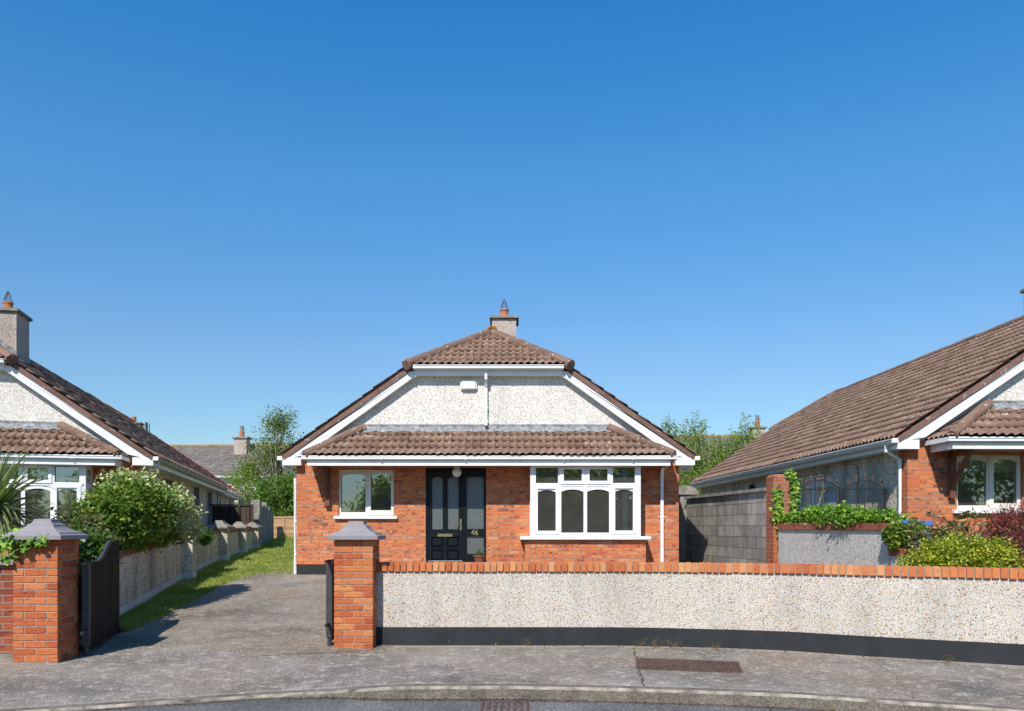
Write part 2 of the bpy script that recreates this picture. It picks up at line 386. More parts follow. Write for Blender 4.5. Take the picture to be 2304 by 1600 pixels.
def coping():
    t = NT('coping_brick')
    col = t.ramp(t.attr(), [(0, (.44,.11,.045)), (.3, (.60,.21,.075)), (.55, (.50,.14,.055)), (.8, (.68,.32,.13)), (1, (.56,.19,.075))])
    n = t.noise(t.obj(), 28, 5, .7); col = t.mix(.45, col, t.ramp(n, [(.3, .5), (.65, 1.05)]), 'MULTIPLY')
    n3 = t.noise(t.obj(), 9, 3, .7); col = t.mix(t.ramp(n3, [(.62, 0), (.78, .5)]), col, (.10,.05,.035))
    return t.fin(col, .88, t.bump(t.noise(t.obj(), 90, 4), .5, .004), .2)
M['coping'] = coping()
def copm():
    t = NT('maroon_coping_brick'); col = t.ramp(t.attr(), [(0, (.22,.07,.045)), (.5, (.32,.10,.06)), (1, (.26,.08,.05))])
    n = t.noise(t.obj(), 28, 5, .7); col = t.mix(.5, col, t.ramp(n, [(.3, .5), (.65, 1.1)]), 'MULTIPLY')
    return t.fin(col, .88, t.bump(t.noise(t.obj(), 90, 4), .5, .004), .2)
M['coping_maroon'] = copm()
M['pebble_lit'] = pebble_mat('pebbledash_garden_wall', (.60,.57,.52), sc=46, dens=.9, stain=.2,
    stones=[(0, (.86,.82,.76)), (.25, (.40,.26,.16)), (.42, (.62,.60,.58)), (.60, (.16,.14,.13)), (.72, (.9,.88,.86)), (.86, (.58,.32,.15)), (.95, (.30,.29,.28))])
M['coping_dark'] = brick_mat('dark_coping', [(0, (.28,.075,.04)), (1, (.38,.11,.055))], burn=.4)
M['mortar'] = plain('mortar', (.34,.31,.27), .95, .3, 30, .1, bumpy=.6)
def block():
    t = NT('concrete_block'); uv = t.uv()
    br = t.node('ShaderNodeTexBrick'); t.l.new(uv, br.inputs['Vector']); br.offset = .5
    br.inputs['Scale'].default_value = 1; br.inputs['Brick Width'].default_value = .45; br.inputs['Row Height'].default_value = .225
    br.inputs['Mortar Size'].default_value = .007; br.inputs['Mortar Smooth'].default_value = .3
    br.inputs['Color1'].default_value = (.27,.255,.225,1); br.inputs['Color2'].default_value = (.42,.39,.345,1); br.inputs['Mortar'].default_value = (.13,.115,.09,1)
    col = br.outputs['Color']
    col = t.mix(.6, col, t.ramp(t.noise(t.obj(), 6, 5, .7), [(.3, .45), (.7, 1.1)]), 'MULTIPLY')
    st = t.noise(t.map(t.obj(), (5, 5, .8)), 1, 4, .6); col = t.mix(.5, col, t.ramp(st, [(.35, .4), (.6, 1)]), 'MULTIPLY')
    h = t.math('SUBTRACT', 1.0, br.outputs['Fac'])
    return t.fin(col, .95, t.bump(t.math('ADD', h, t.math('MULTIPLY', t.noise(t.obj(), 50, 4), .4)), .8, .012), .15)
M['block'] = block()
def paving(name, base, light, speck, drive=False):
    t = NT(name); o = t.obj()
    n1 = t.noise(o, .8, 6, .62); col = t.mix(t.ramp(n1, [(.36, 0), (.64, 1)]), tuple(x*.66 for x in base), tuple(x*1.32 for x in base))
    brn = t.noise(t.map(o, loc=(7, 2, 0)), .55, 4, .6); col = t.mix(t.ramp(brn, [(.45, 0), (.7, .5)]), col, (base[0]*1.25, base[1]*1.02, base[2]*.78))
    n2 = t.noise(t.map(o, (1, 1.0, 1)), 6.5, 5, .72, .5); col = t.mix(t.ramp(n2, [(.52, 0), (.68, .7)]), col, light)
    nd = t.noise(t.map(o, (1, 1, 1), (9, 4, 0)), 11, 4, .75); col = t.mix(.32, col, t.ramp(nd, [(.35, .55), (.6, 1.15)]), 'MULTIPLY')
    v = t.vor(t.map(o, (1, 1.5, 1)), 5.5); sv = t.sep(v.outputs['Color'])
    spot = t.math('MULTIPLY', t.ramp(t.math('ADD', v.outputs['Distance'], t.math('MULTIPLY', n2, .35)), [(.30, 1), (.36, 0)]), t.math('GREATER_THAN', sv[0], .62))
    col = t.mix(t.math('MULTIPLY', spot, .7), col, light)
    # aggregate
    g = t.vor(o, 150); sg = t.sep(g.outputs['Color'])
    col = t.mix(.8, col, t.ramp(sg[0], [(0, .4), (.5, .9), (.85, 1.35), (1, 2.4)]), 'MULTIPLY')
    g2 = t.vor(t.map(o, loc=(1, 2, 0)), 42); s2 = t.sep(g2.outputs['Color'])
    col = t.mix(t.math('MULTIPLY', t.math('GREATER_THAN', s2[0], .93), t.ramp(g2.outputs['Distance'], [(.25, .8), (.35, 0)])), col, speck)
    xs = t.sep(o)
    if name == 'footpath_concrete':
        u = t.sep(t.uv())
        ln = t.math('ABSOLUTE', t.math('SUBTRACT', t.math('ADD', xs[0], t.math('MULTIPLY', t.math('SUBTRACT', t.noise(o, 7, 4), .5), .10)), t.math('MULTIPLY_ADD', xs[1], .115, .35)))
        col = t.mix(t.ramp(ln, [(.004, .9), (.012, 0)]), col, (.03,.025,.018))
        ln2 = t.math('ABSOLUTE', t.math('SUBTRACT', t.math('ADD', xs[0], t.math('MULTIPLY', t.math('SUBTRACT', t.noise(o, 3, 4), .5), .35)), t.math('MULTIPLY_ADD', xs[1], .30, 1.35)))
        col = t.mix(t.ramp(ln2, [(.002, .8), (.006, 0)]), col, (.05,.045,.035))
        # pale cement haunching by the wall and along the kerb
        dd = t.math('ADD', u[1], t.math('MULTIPLY', t.math('SUBTRACT', t.noise(o, 4, 4), .5), .22))
        hm = t.math('MULTIPLY', t.ramp(dd, [(.07, .7), (.20, 0)]), t.math('GREATER_THAN', xs[0], -1.62))
        col = t.mix(hm, col, (.34,.30,.24))
        dk = t.math('ADD', t.math('SUBTRACT', 3.0, u[0]), 0)  # u[0] = 3 - distance from kerb
        l3 = t.math('ABSOLUTE', t.math('SUBTRACT', dk, .16)); col = t.mix(t.ramp(l3, [(.004, .5), (.010, 0)]), col, light)
        
    if drive:
        jn = t.math('ABSOLUTE', t.math('SUBTRACT', t.math('MULTIPLY_ADD', xs[0], -.24, xs[1]), 9.70))
        col = t.mix(t.math('MULTIPLY', t.ramp(jn, [(.003, .8), (.008, 0)]), t.ramp(t.noise(o, 3, 3), [(.4, .2), (.6, 1)])), col, (.05,.042,.032))
        for yy, x0 in ((11.85, -3.0),):
            s1 = t.math('ABSOLUTE', t.math('SUBTRACT', xs[1], t.math('ADD', yy, t.math('MULTIPLY', t.noise(o, 2, 2), .12))))
            m = t.math('MULTIPLY', t.ramp(s1, [(.02, 1), (.06, 0)]), t.ramp(t.noise(t.map(o, (1.6, .6, 1)), 2.6, 5, .7), [(.52, 0), (.60, .6)]))
            m = t.math('MULTIPLY', m, t.ramp(t.math('MULTIPLY', t.math('ABSOLUTE', t.math('SUBTRACT', xs[0], x0)), .5), [(.35, 1), (.5, 0)]))
            col = t.mix(m, col, (.50,.49,.46))
    return t.fin(col, .92, t.bump(t.math('ADD', sg[1], t.math('MULTIPLY', n2, 1.5)), .45, .005), .2)
M['footpath'] = paving('footpath_concrete', (.205,.182,.158), (.46,.41,.35), (.60,.56,.50))
M['drive'] = paving('driveway_concrete', (.215,.184,.150), (.40,.345,.28), (.6,.56,.50), True)
def road():
    t = NT('road_asphalt'); o = t.obj(); u = t.sep(t.uv())
    col = t.mix(t.ramp(t.noise(o, 1.2, 5), [(.35, 0), (.65, 1)]), (.105,.102,.10), (.165,.158,.15))
    g = t.vor(o, 110); sg = t.sep(g.outputs['Color']); col = t.mix(.75, col, t.ramp(sg[0], [(0, .3), (.5, .85), (.85, 1.4), (1, 2.6)]), 'MULTIPLY')
    dd = t.math('ADD', u[1], t.math('MULTIPLY', t.math('SUBTRACT', t.noise(o, 5, 5, .7), .5), .25))
    col = t.mix(t.ramp(dd, [(.02, .8), (.14, 0)]), col, (.06,.045,.03))
    return t.fin(col, .9, t.bump(sg[0], .6, .006), .25)
M['road'] = road()
def kerbm():
    t = NT('kerb_concrete'); o = t.obj(); z = t.sep(o)[2]
    col = t.mix(t.ramp(t.noise(o, 5, 6, .7), [(.3, 0), (.7, 1)]), (.10,.088,.07), (.215,.185,.148))
    top = t.math('ADD', z, t.math('MULTIPLY', t.math('SUBTRACT', t.noise(o, 14, 4), .5), .02))
    g = t.vor(o, 85); sg = t.sep(g.outputs['Color']); col = t.mix(.6, col, t.ramp(sg[0], [(0, .45), (.5, .9), (1, 1.6)]), 'MULTIPLY')
    return t.fin(col, .92, t.bump(sg[0], .6, .006), .2)
M['kerb'] = kerbm()
M['kerb_edge'] = plain('worn_kerb_edge', (.26,.23,.19), .9, .7, 7, .2, bumpy=.7)
def grassg():
    t = NT('lawn_turf'); o = t.obj()
    col = t.mix(t.ramp(t.noise(o, 1.4, 5, .6), [(.35, 0), (.65, 1)]), (.14,.18,.04), (.34,.32,.12))
    col = t.mix(.5, col, t.ramp(t.noise(o, 40, 3), [(.3, .4), (.7, 1.2)]), 'MULTIPLY')
    return t.fin(col, .95, t.bump(t.noise(o, 60, 4), .8, .03), .1)
M['turf'] = grassg()
M['ground'] = plain('bare_ground', (.10,.10,.06), .95, .4, .5, .1)
def wood_panel():
    t = NT('larch_lap_fence'); u = t.sep(t.uv()); o = t.obj()
    k = t.math('FLOOR', t.math('DIVIDE', u[1], .11)); wn = t.node('ShaderNodeTexWhiteNoise'); wn.noise_dimensions = '1D'; t.l.new(k, wn.inputs['W'])
    col = t.mix(wn.outputs['Value'], (.36,.21,.10), (.52,.33,.18))
    col = t.mix(.5, col, t.ramp(t.noise(t.map(o, (2, 2, 30)), 1, 4), [(.3, .55), (.7, 1.1)]), 'MULTIPLY')
    return t.fin(col, .8, None, .2)
M['fence'] = wood_panel()
M['fence_dark'] = plain('dark_timber_gate', (.07,.045,.035), .8, .4, 10, .2)
GREEN = [(0, (.010,.028,.006)), (.35, (.030,.075,.012)), (.7, (.070,.14,.020)), (1, (.15,.24,.035))]
M['ivy'] = leaf_mat('ivy_leaf', [(0, (.012,.035,.008)), (.4, (.035,.10,.014)), (.75, (.085,.19,.022)), (1, (.17,.28,.04))], .28, .42, .35)
M['ivy_bright'] = leaf_mat('bright_ivy_leaf', [(0, (.03,.08,.010)), (.35, (.11,.24,.02)), (.7, (.24,.42,.04)), (1, (.44,.60,.09))], .35, .45, .3)
M['hedge'] = leaf_mat('hedge_leaf', [(0, (.025,.06,.01)), (.35, (.08,.165,.018)), (.7, (.22,.31,.035)), (1, (.56,.56,.11))], .32, .45, .3)
M['varieg'] = leaf_mat('variegated_leaf', [(0, (.16,.22,.05)), (.4, (.42,.46,.18)), (1, (.80,.78,.48))], .25, .5, .3)
M['tree'] = leaf_mat('tree_leaf', [(0, (.06,.09,.015)), (.4, (.13,.18,.03)), (1, (.27,.30,.06))], .4, .5, .3)
M['tree_dense'] = leaf_mat('dense_shrub_leaf', [(0, (.025,.07,.01)), (.5, (.085,.19,.02)), (1, (.20,.34,.04))], .35, .45, .4)
M['street'] = leaf_mat('street_tree_leaf', [(0, (.10,.16,.02)), (.5, (.24,.36,.05)), (1, (.42,.52,.09))], .6, .5, .3)
M['birch'] = leaf_mat('young_birch_leaf', [(0, (.10,.16,.02)), (.5, (.20,.31,.04)), (1, (.34,.44,.07))], .45, .5, .3)
M['gold'] = leaf_mat('golden_privet_leaf', [(0, (.06,.09,.010)), (.3, (.20,.24,.018)), (.65, (.44,.46,.035)), (1, (.66,.64,.08))], .35, .4, .4)
M['purple'] = leaf_mat('purple_leaf', [(0, (.07,.012,.022)), (.6, (.22,.028,.055)), (1, (.50,.055,.11))], .35, .4, .4)
M['nandina'] = leaf_mat('bronze_green_leaf', [(0, (.06,.07,.025)), (.5, (.13,.14,.05)), (1, (.24,.20,.09))], .3, .4, .4)
M['palm'] = leaf_mat('cordyline_leaf', [(0, (.07,.09,.03)), (.5, (.18,.22,.075)), (1, (.34,.36,.15))], .25, .4, .5)
M['grass'] = leaf_mat('grass_blade', [(0, (.09,.15,.025)), (.5, (.28,.34,.06)), (1, (.56,.52,.19))], .35, .6, .2)
M['daisy'] = leaf_mat('flower_petal', [(0, (.75,.73,.65)), (.7, (.75,.73,.65)), (.72, (.70,.42,.02)), (1, (.70,.42,.02))], .1, .6, .2)
M['lavender'] = leaf_mat('lavender_leaf', [(0, (.10,.16,.06)), (.7, (.22,.30,.13)), (.82, (.22,.13,.30)), (1, (.26,.16,.36))], .3, .6, .2)
M['dry'] = leaf_mat('dry_weed', [(0, (.16,.08,.04)), (.5, (.30,.16,.07)), (1, (.36,.26,.13))], .3, .7, .2)
M['lichen'] = leaf_mat('orange_lichen', [(0, (.30,.13,.02)), (1, (.62,.34,.04))], .05, .9, .1)
M['litter'] = leaf_mat('dead_leaf', [(0, (.03,.02,.012)), (.6, (.08,.045,.02)), (1, (.20,.10,.04))], .1, .8, .2)

# ------------------------------------------------------------------ foliage helpers
def leaf_polys(C, size, shape='diamond', up=.35, sun=None, flat=0, nrm=None, rs=None):
    rs = rs or rng
    N = len(C); sz = size*(.6+.8*rs.random(N))
    n = rs.normal(size=(N, 3)); n[:, 2] = np.abs(n[:, 2])+up
    if nrm is not None: n = n*.45+nrm
    n /= np.linalg.norm(n, axis=1, keepdims=True)
    t = rs.normal(size=(N, 3)); t -= (t*n).sum(1, keepdims=True)*n; t /= np.linalg.norm(t, axis=1, keepdims=True)
    b = np.cross(n, t)
    if shape == 'diamond': T = [(-1, 0, 0), (0, -.5, .12), (1, 0, 0), (0, .5, .12)]
    elif shape == 'long': T = [(-1, 0, 0), (-.1, -.22, .08), (1, 0, -.1), (-.1, .22, .08)]
    elif shape == 'ivy': T = [(-.55, 0, 0), (-.75, -.55, .05), (-.1, -.85, .02), (.15, -.45, .08), (1.0, 0, -.1), (.15, .45, .08), (-.1, .85, .02), (-.75, .55, .05)]
    else: T = [(-.8, 0, 0), (-.3, -.55, .1), (.5, -.4, .05), (1, 0, -.05), (.5, .4, .05), (-.3, .55, .1)]
    T = np.array(T)
    P = C[:, None, :]+sz[:, None, None]*(T[None, :, 0, None]*t[:, None, :]+T[None, :, 1, None]*b[:, None, :]+T[None, :, 2, None]*n[:, None, :])
    return P
def blobs(env, n_clump, per, spread, rs, shell=.55):
    """env: list of (cx,cy,cz,rx,ry,rz,weight)"""
    w = np.array([e[6] for e in env], float); w /= w.sum()
    idx = rs.choice(len(env), n_clump, p=w)
    E = np.array([e[:6] for e in env])[idx]
    d = rs.normal(size=(n_clump, 3)); d /= np.linalg.norm(d, axis=1, keepdims=True)
    rad = (shell+(1-shell)*rs.random(n_clump))*(.82+.3*rs.random(n_clump))
    cc = E[:, :3]+d*rad[:, None]*E[:, 3:6]
    cnt = rs.poisson(per, n_clump)+2
    C = np.repeat(cc, cnt, axis=0); off = rs.normal(size=C.shape)*spread
    lum = np.repeat(rs.random(n_clump), cnt)*.6+rs.random(len(C))*.4
    return C+off, lum, cc
def foliage(name, env, n_clump, per, spread, size, mat, parent, shape='diamond', seed=1, shell=.55, clampz=None, up=.35):
    rs = np.random.default_rng(seed)
    C, lum, cc = blobs(env, n_clump, per, spread, rs, shell)
    if clampz is not None:
        k = C[:, 2] > clampz; C = C[k]; lum = lum[k]
    P = leaf_polys(C, size, shape, up=up, rs=rs)
    return raw(name, P, 4, mat, parent, lum), cc
def branches(name, base, targets, r0, mat, parent, seed=1, fork=.45, n=6):
    mb = MB(); rs = random.Random(seed); base = Vector(base)
    for t in targets:
        t = Vector(t); mid = base.lerp(t, fork)+Vector((rs.uniform(-.1, .1), rs.uniform(-.1, .1), .15))*(t-base).length*.6
        p1 = base.lerp(mid, .5)+Vector((rs.uniform(-.05, .05), rs.uniform(-.05, .05), .02))
        mb.tube([base, p1, mid, mid.lerp(t, .6)+Vector((rs.uniform(-.05, .05), 0, rs.uniform(0, .1))), t], [r0, r0*.75, r0*.5, r0*.28, r0*.1], n=n)
    return mb.build(name, mat, parent, smooth=True)

# ------------------------------------------------------------------ roof tiles
def tile_plane(name, p0, udir, sdir, W, L, mat, parent, gauge=.3, roll=.15, amp=.043, step=.016, cuts=(), spr=8, seed=0, s_off=0.0):
    """p0 lower-left corner, udir along the eave, sdir up the slope"""
    udir = Vector(udir).normalized(); sdir = Vector(sdir).normalized(); nrm = udir.cross(sdir).normalized()
    if nrm.z < 0: nrm = -nrm
    nu = int(W/roll*spr)+1; us = np.linspace(0, W, nu)
    ph = (us/roll) % 1.0
    prof = amp*np.where(ph < .70, .5-.5*np.cos(np.pi*ph/.70), .5+.5*np.cos(np.pi*(ph-.70)/.30))
    rows = int(math.ceil(L/gauge)); ss = []; hh = []; pf = []
    for r_ in range(rows):
        a = r_*gauge; b = min((r_+1)*gauge, L); ss += [a-.034, a+(b-a)*.82, b+.012]; hh += [step, step*.25, 0]; pf += [1, 1, .12]
    ss = np.array(ss); hh = np.array(hh); pf = np.array(pf)
    rs = np.random.default_rng(seed+11)
    ntile = int(W/(2*roll))+2; ti = (us/(2*roll)).astype(int)
    jit = rs.normal(size=(rows, ntile))*.0035; jits = rs.normal(size=(rows, ntile))*.006
    S = np.repeat(ss[:, None], nu, 1); H = hh[:, None]+prof[None, :]*pf[:, None]
    rr = np.repeat(np.arange(rows), 3)
    H = H+jit[rr][:, ti]
    low = (np.arange(len(ss)) % 3 == 0)
    S = S+np.where(low[:, None], jits[rr][:, ti], 0)
    # each row's front edge droops along the roll so that it reads scalloped
    S = S+np.where(low[:, None], (prof[None, :]-amp*.5)*.35, 0)
    U = np.repeat(us[None, :], len(ss), 0)
    P = np.array(p0)[None, None, :]+U[..., None]*np.array(udir)+S[..., None]*np.array(sdir)+H[..., None]*np.array(nrm)
    nr = len(ss); idx = np.arange(nr*nu).reshape(nr, nu)
    q = np.stack([idx[:-1, :-1], idx[:-1, 1:], idx[1:, 1:], idx[1:, :-1]], -1).reshape(-1, 4)
    me = bpy.data.meshes.new(name); me.vertices.add(nr*nu); me.vertices.foreach_set('co', P.astype(np.float32).ravel())
    me.loops.add(len(q)*4); me.loops.foreach_set('vertex_index', q.astype(np.int32).ravel())
    me.polygons.add(len(q)); me.polygons.foreach_set('loop_start', np.arange(0, len(q)*4, 4, dtype=np.int32))
    me.update(calc_edges=True)
    uvl = me.uv_layers.new(name='UVMap')
    # uv by (u, row centre) so a tile keeps one colour
    Srow = (rr[:, None]+np.where(low, .05, .93)[:, None])*gauge+0*U
    UV = np.stack([U, Srow], -1).reshape(-1, 2)[q.ravel()]
    uvl.data.foreach_set('uv', UV.astype(np.float32).ravel())
    if cuts:
        bm = bmesh.new(); bm.from_mesh(me)
        for (co, no) in cuts:
            bmesh.ops.bisect_plane(bm, geom=list(bm.verts)+list(bm.edges)+list(bm.faces), plane_co=co, plane_no=no, clear_outer=True)
        bm.to_mesh(me); bm.free()
    me.materials.append(mat)
    o = bpy.data.objects.new(name, me); COL.objects.link(o); o.parent = parent
    return o
def ridge_run(mb, a, b, r=.12, seg=.45):
    a = Vector(a); b = Vector(b); L = (b-a).length; n = max(1, round(L/seg)); d = (b-a)/n
    for i in range(n):
        p = a+d*i; q = a+d*(i+1.06); j = Vector((random.uniform(-.006, .006), random.uniform(-.006, .006), random.uniform(-.008, .008)))
        mb.tube([p+j, p+j+d*.04, q+j-d*.1, q+j], [r*.90, r*1.02, r*.96, r*.94], n=12)

# ------------------------------------------------------------------ windows
def arch_head(mb, u0, u1, z1, h, v0, v1, axis='y', lo=.015):
    n = 14; pts = []
    for i in range(n+1):
        t = i/n; x = u0+(u1-u0)*t; pts.append((x, z1-lo-h*(abs(2*t-1)**2.3)))
    for i in range(n):
        (xa, za), (xb, zb) = pts[i], pts[i+1]
        mb.prism([(xa, za), (xb, zb), (xb, z1), (xa, z1)], 'y' if axis == 'y' else 'x', v0, v1, r=.5)
def window(parent, u0, u1, z0, z1, v, holes, mat, axis='y', sash=(), arches=(), th=.07, sgn=1, inner=None, label=None, gl='glass'):
    """frame slab with holes; v front face; sgn +1 means the inside lies toward +axis"""
    mb = MB().slab(u0, u1, z0, z1, v, v+sgn*th, holes, axis)
    for (a, b, c, d) in sash:      # raised opening sash around a hole
        hh = min(holes, key=lambda h: abs((h[0]+h[1])/2-(a+b)/2)+abs((h[2]+h[3])/2-(c+d)/2))
        mb.slab(a, b, c, d, v-sgn*.018, v-sgn*.0005, [hh], axis)
    for (h, ah) in arches:
        lo, rr_ = ah if isinstance(ah, tuple) else (.02, ah)
        arch_head(mb, h[0], h[1], h[3], rr_, v+sgn*.012, v+sgn*.03, axis, lo)
    w_ = mb.build('window', mat, parent, weld=False, bevel=0)
    if label: w_['label'] = label
    for h in holes:
        g = MB()
        if axis == 'y': g.add([(h[0]-.01, v+sgn*.035, h[2]-.01), (h[1]+.01, v+sgn*.035, h[2]-.01), (h[1]+.01, v+sgn*.035, h[3]+.01), (h[0]-.01, v+sgn*.035, h[3]+.01)], [(0, 1, 2, 3)])
        else: g.add([(v+sgn*.035, h[0]-.01, h[2]-.01), (v+sgn*.035, h[1]+.01, h[2]-.01), (v+sgn*.035, h[1]+.01, h[3]+.01), (v+sgn*.035, h[0]-.01, h[3]+.01)], [(0, 1, 2, 3)])
        g.build('pane', M[gl], w_, normals=False)
        ga = MB(); o = .012   # dark rubber gasket
        ga.slab(h[0], h[1], h[2], h[3], v+sgn*.031, v+sgn*.0345, [(h[0]+o, h[1]-o, h[2]+o, h[3]-o)], axis); ga.build('gasket', M['iron'], w_, normals=False)
    return w_

# ------------------------------------------------------------------ bungalow
RS = .70   # roof slope
def bungalow(loc, rz, label, kind):
    H = empty('bungalow', loc, rz, label, 'house')
    W = 8.10; L = 14.0; WT = 2.86
    eave_z = 2.92; ul, ur = -.258, 8.41; uc = (ul+ur)/2; half = (ur-ul)/2; vf, vb = -.17, 14.17
    RS = .662 if kind == 'right' else .70
    ridge_z = eave_z+RS*half
    hz = 4.79; hrise = 2.07; hs_ = (ridge_z-hz)/hrise
    # facade
    win = (.888, 2.067, 1.57, 2.62); dr = (2.736, 4.019, .63, 2.655); bayo = (5.05, 7.10, .2, 2.60)
    MB().slab(0, W, .61, WT, 0, .30, [win, (dr[0], dr[1], .63, dr[3]), (bayo[0], bayo[1], 1.2, 2.6)]).build('front_wall', M['brick'], H, normals=False)
    MB().slab(0, W, -.3, .61, .012, .3).build('plinth', M['plinth'], H, normals=False)
    gm = M['pebble_gable']; sm = M['pebble_gable'] if kind == 'main' else M['pebble_grey']
    ht = hz-.10
    def zs(u): return min(eave_z+RS*(u-ul), eave_z+RS*(ur-u))
    def gable(v0, v1, nm):
        zt = ht; a = ul+(zt+.14-eave_z)/RS; b = ur-(zt+.14-eave_z)/RS
        MB().prism([(0.0, WT), (W, WT), (W, zs(W)-.14), (b, zt), (a, zt), (0.0, zs(0)-.14)], 'y', v0, v1).build(nm, gm, H)
    gable(0.0, .30, 'gable_wall'); 
    MB().slab(0, W, -.3, WT, L-.3, L).build('rear_wall', sm, H, normals=False); gable(L-.3, L, 'rear_gable')
    # side walls
    hl = []; hr = []
    if kind == 'left': hr = [(2.75, 4.2, 1.35, 2.62), (7.8, 9.2, 1.1, 2.66), (11.2, 12.5, 1.1, 2.66)]
    if kind == 'right': hl = [(3.55, 5.3, .5, 2.55)]
    MB().slab(.30, L-.3, -.3, 2.80, 0, .28, hl, 'x').build('side_wall', sm, H, normals=False)
    MB().slab(.30, L-.3, -.3, 2.80, W-.28, W, hr, 'x').build('side_wall', sm, H, normals=False)
    for (a, b, c, d) in hr:
        m = (a+b)/2
        window(H, a+.01, b-.01, c+.01, d-.01, W-.16, [(a+.08, m-.04, c+.09, d-.08), (m+.04, b-.08, c+.09, d-.08)], M['white'], 'x', arches=[((a+.08, m-.04, c+.09, d-.08), .16)], sgn=-1)
        MB().box(W-.15, W+.05, a-.04, b+.04, c-.06, c).build('window_sill', M['concrete'], H)
        MB().box(W-.155, W+.004, b-.03, b-.002, c+.002, d-.002).build('window_reveal', M['meter0'], H)
    for (a, b, c, d) in hl:
        m = (a+b)/2
        window(H, a+.01, b-.01, c+.01, d-.01, .10, [(a+.08, m-.03, c+.09, d-.08), (m+.06, b-.08, c+.09, d-.08)], M['white'], 'x', sgn=1)
    # interior: rooms behind the front windows, one continuous shell
    def room(a, b, y0, y1, z0, z1):
        r_ = MB().slab(a, b, z0, z1, y1, y1+.05)
        r_.box(a-.05, a, y0, y1, z0, z1); r_.box(b, b+.05, y0, y1, z0, z1); r_.box(a, b, y0, y1, z0-.05, z0-.001); r_.box(a, b, y0, y1, z1+.001, z1+.05)
        return r_.build('room', M['interior'], H)
    room(.33, 2.55, .31, 2.3, .9, 2.70); room(4.35, 7.75, .31, 2.1, .9, 2.70)
    # roof tiles
    cs = 1/math.sqrt(1+RS*RS); SL = half/cs
    tm = M['tile']
    hd = Vector((1, 0, 0))
    # hip planes: vertical planes through the half-hip lines; keep main slope behind them
    uhl = ul+(hz-eave_z)/RS; uhr = ur-(hz-eave_z)/RS; vh = vf-.08
    A = Vector((uhl, vh, 0)); Bc = Vector((uc, vh+hrise, 0)); Cr = Vector((uhr, vh, 0))
    nl = (Bc-A).cross(Vector((0, 0, 1))).normalized();  # points to the right/front side
    if nl.y > 0: nl = -nl
    nr_ = (Bc-Cr).cross(Vector((0, 0, 1))).normalized()
    if nr_.y > 0: nr_ = -nr_
    vhb = vb+.08
    def mirror(p): return Vector((p.x, (vf+vb)-p.y, 0))
    nlb = Vector((nl.x, -nl.y, 0)); nrb = Vector((nr_.x, -nr_.y, 0))
    roofL = tile_plane('roof_slope', (ul, vb, eave_z), (0, -1, 0), (cs, 0, RS*cs), vb-vf, SL, tm, H, cuts=[(A, nl), (mirror(A), nlb)], seed=1)
    roofR = tile_plane('roof_slope', (ur, vf, eave_z), (0, 1, 0), (-cs, 0, RS*cs), vb-vf, SL, tm, H, cuts=[(Cr, nr_), (mirror(Cr), nrb)], seed=2)
    ch = 1/math.sqrt(1+hs_*hs_)
    tile_plane('half_hip', (uhl, vh, hz), (1, 0, 0), (0, ch, hs_*ch), uhr-uhl, hrise/ch, M['tile_small'], H, cuts=[(A, -nl), (Cr, -nr_)], seed=3, step=.03)
    tile_plane('half_hip', (uhr, vhb, hz), (-1, 0, 0), (0, -ch, hs_*ch), uhr-uhl, hrise/ch, tm, H, cuts=[(mirror(A), -nlb), (mirror(Cr), -nrb)], seed=4)
    rt = MB(); ridge_run(rt, (uc, vh+hrise-.1, ridge_z-.015), (uc, vhb-hrise+.1, ridge_z-.015), .105); rt.build('ridge_tiles', M['ridge'], H)
    for (u_, s_) in ((uhl, 1), (uhr, -1)):
        rt = MB(); ridge_run(rt, (u_-s_*.06, vh-.04, hz-.02), (uc, vh+hrise, ridge_z+.01), .115); rt.build('hip_tiles', M['ridge'], H)
        rt = MB(); ridge_run(rt, (u_, vhb+.02, hz), (uc, vhb-hrise, ridge_z+.01), .11); rt.build('hip_tiles', M['ridge'], H)
    # verges, barge boards (front and back)
    for (v0, v1, b0, b1) in ((vf, vf+.16, -.145, -.003), (vb-.16, vb, L+.003, L+.145)):
        for (e, h_, s_) in ((ul, uhl, 1), (ur, uhr, -1)):
            vg = MB(); bb = MB()
            vg.prism([(e, eave_z-.02), (h_, hz-.02), (h_, hz-.13), (e+s_*.03, eave_z-.13+.02)], 'y', v0, v1)
            e2 = e+s_*.10; e3 = h_+s_*.06
            def zz(u): return eave_z+RS*abs(u-e)
            x_lo = e+s_*.52
            bb.prism([(e+s_*.02, zz(e+s_*.02)-.12), (h_+s_*.0, zz(h_)-.12), (e3+s_*.12, hz-.105), (e3+s_*.12, hz-.20), (e3-s_*.02, hz-.27), (x_lo-s_*.02, zz(x_lo)-.36), (e+s_*.22, 2.862), (e+s_*.02, 2.862)], 'y', b0, b1)
            vg.build('verge', M['verge'], H); bb.build('bargeboard', M['white'], H)
    # boxed eave ends + eaves along the sides
    for (a, b) in ((ul+.005, .134), (W-.10, ur-.005)):
        for (c, d) in ((-.158, -.004), (L+.004, L+.158)): MB().box(a, b, c, d, 2.695, 2.86).build('eave_box', M['white'], H, bevel=.004)
    fas = M['white_dirty'] if kind != 'main' else M['white']
    for (a, b) in ((ul+.02, -.003), (W+.003, ur-.02)): MB().box(a, b, 0, L, 2.70, 2.855).build('eave_soffit', fas, H)
    def gutter_prof(s_, e):   # ogee like gutter section, s_ outward direction
        return [(e, 2.80), (e+s_*.05, 2.785), (e+s_*.095, 2.82), (e+s_*.095, 2.85), (e+s_*.115, 2.862), (e+s_*.115, 2.882), (e+s_*.095, 2.882), (e+s_*.085, 2.835), (e+s_*.04, 2.80), (e+.0*s_, 2.815)]
    gl_ = MB(); gl_.prism(gutter_prof(-1, ul+.018), 'y', vf+.02, vb); 
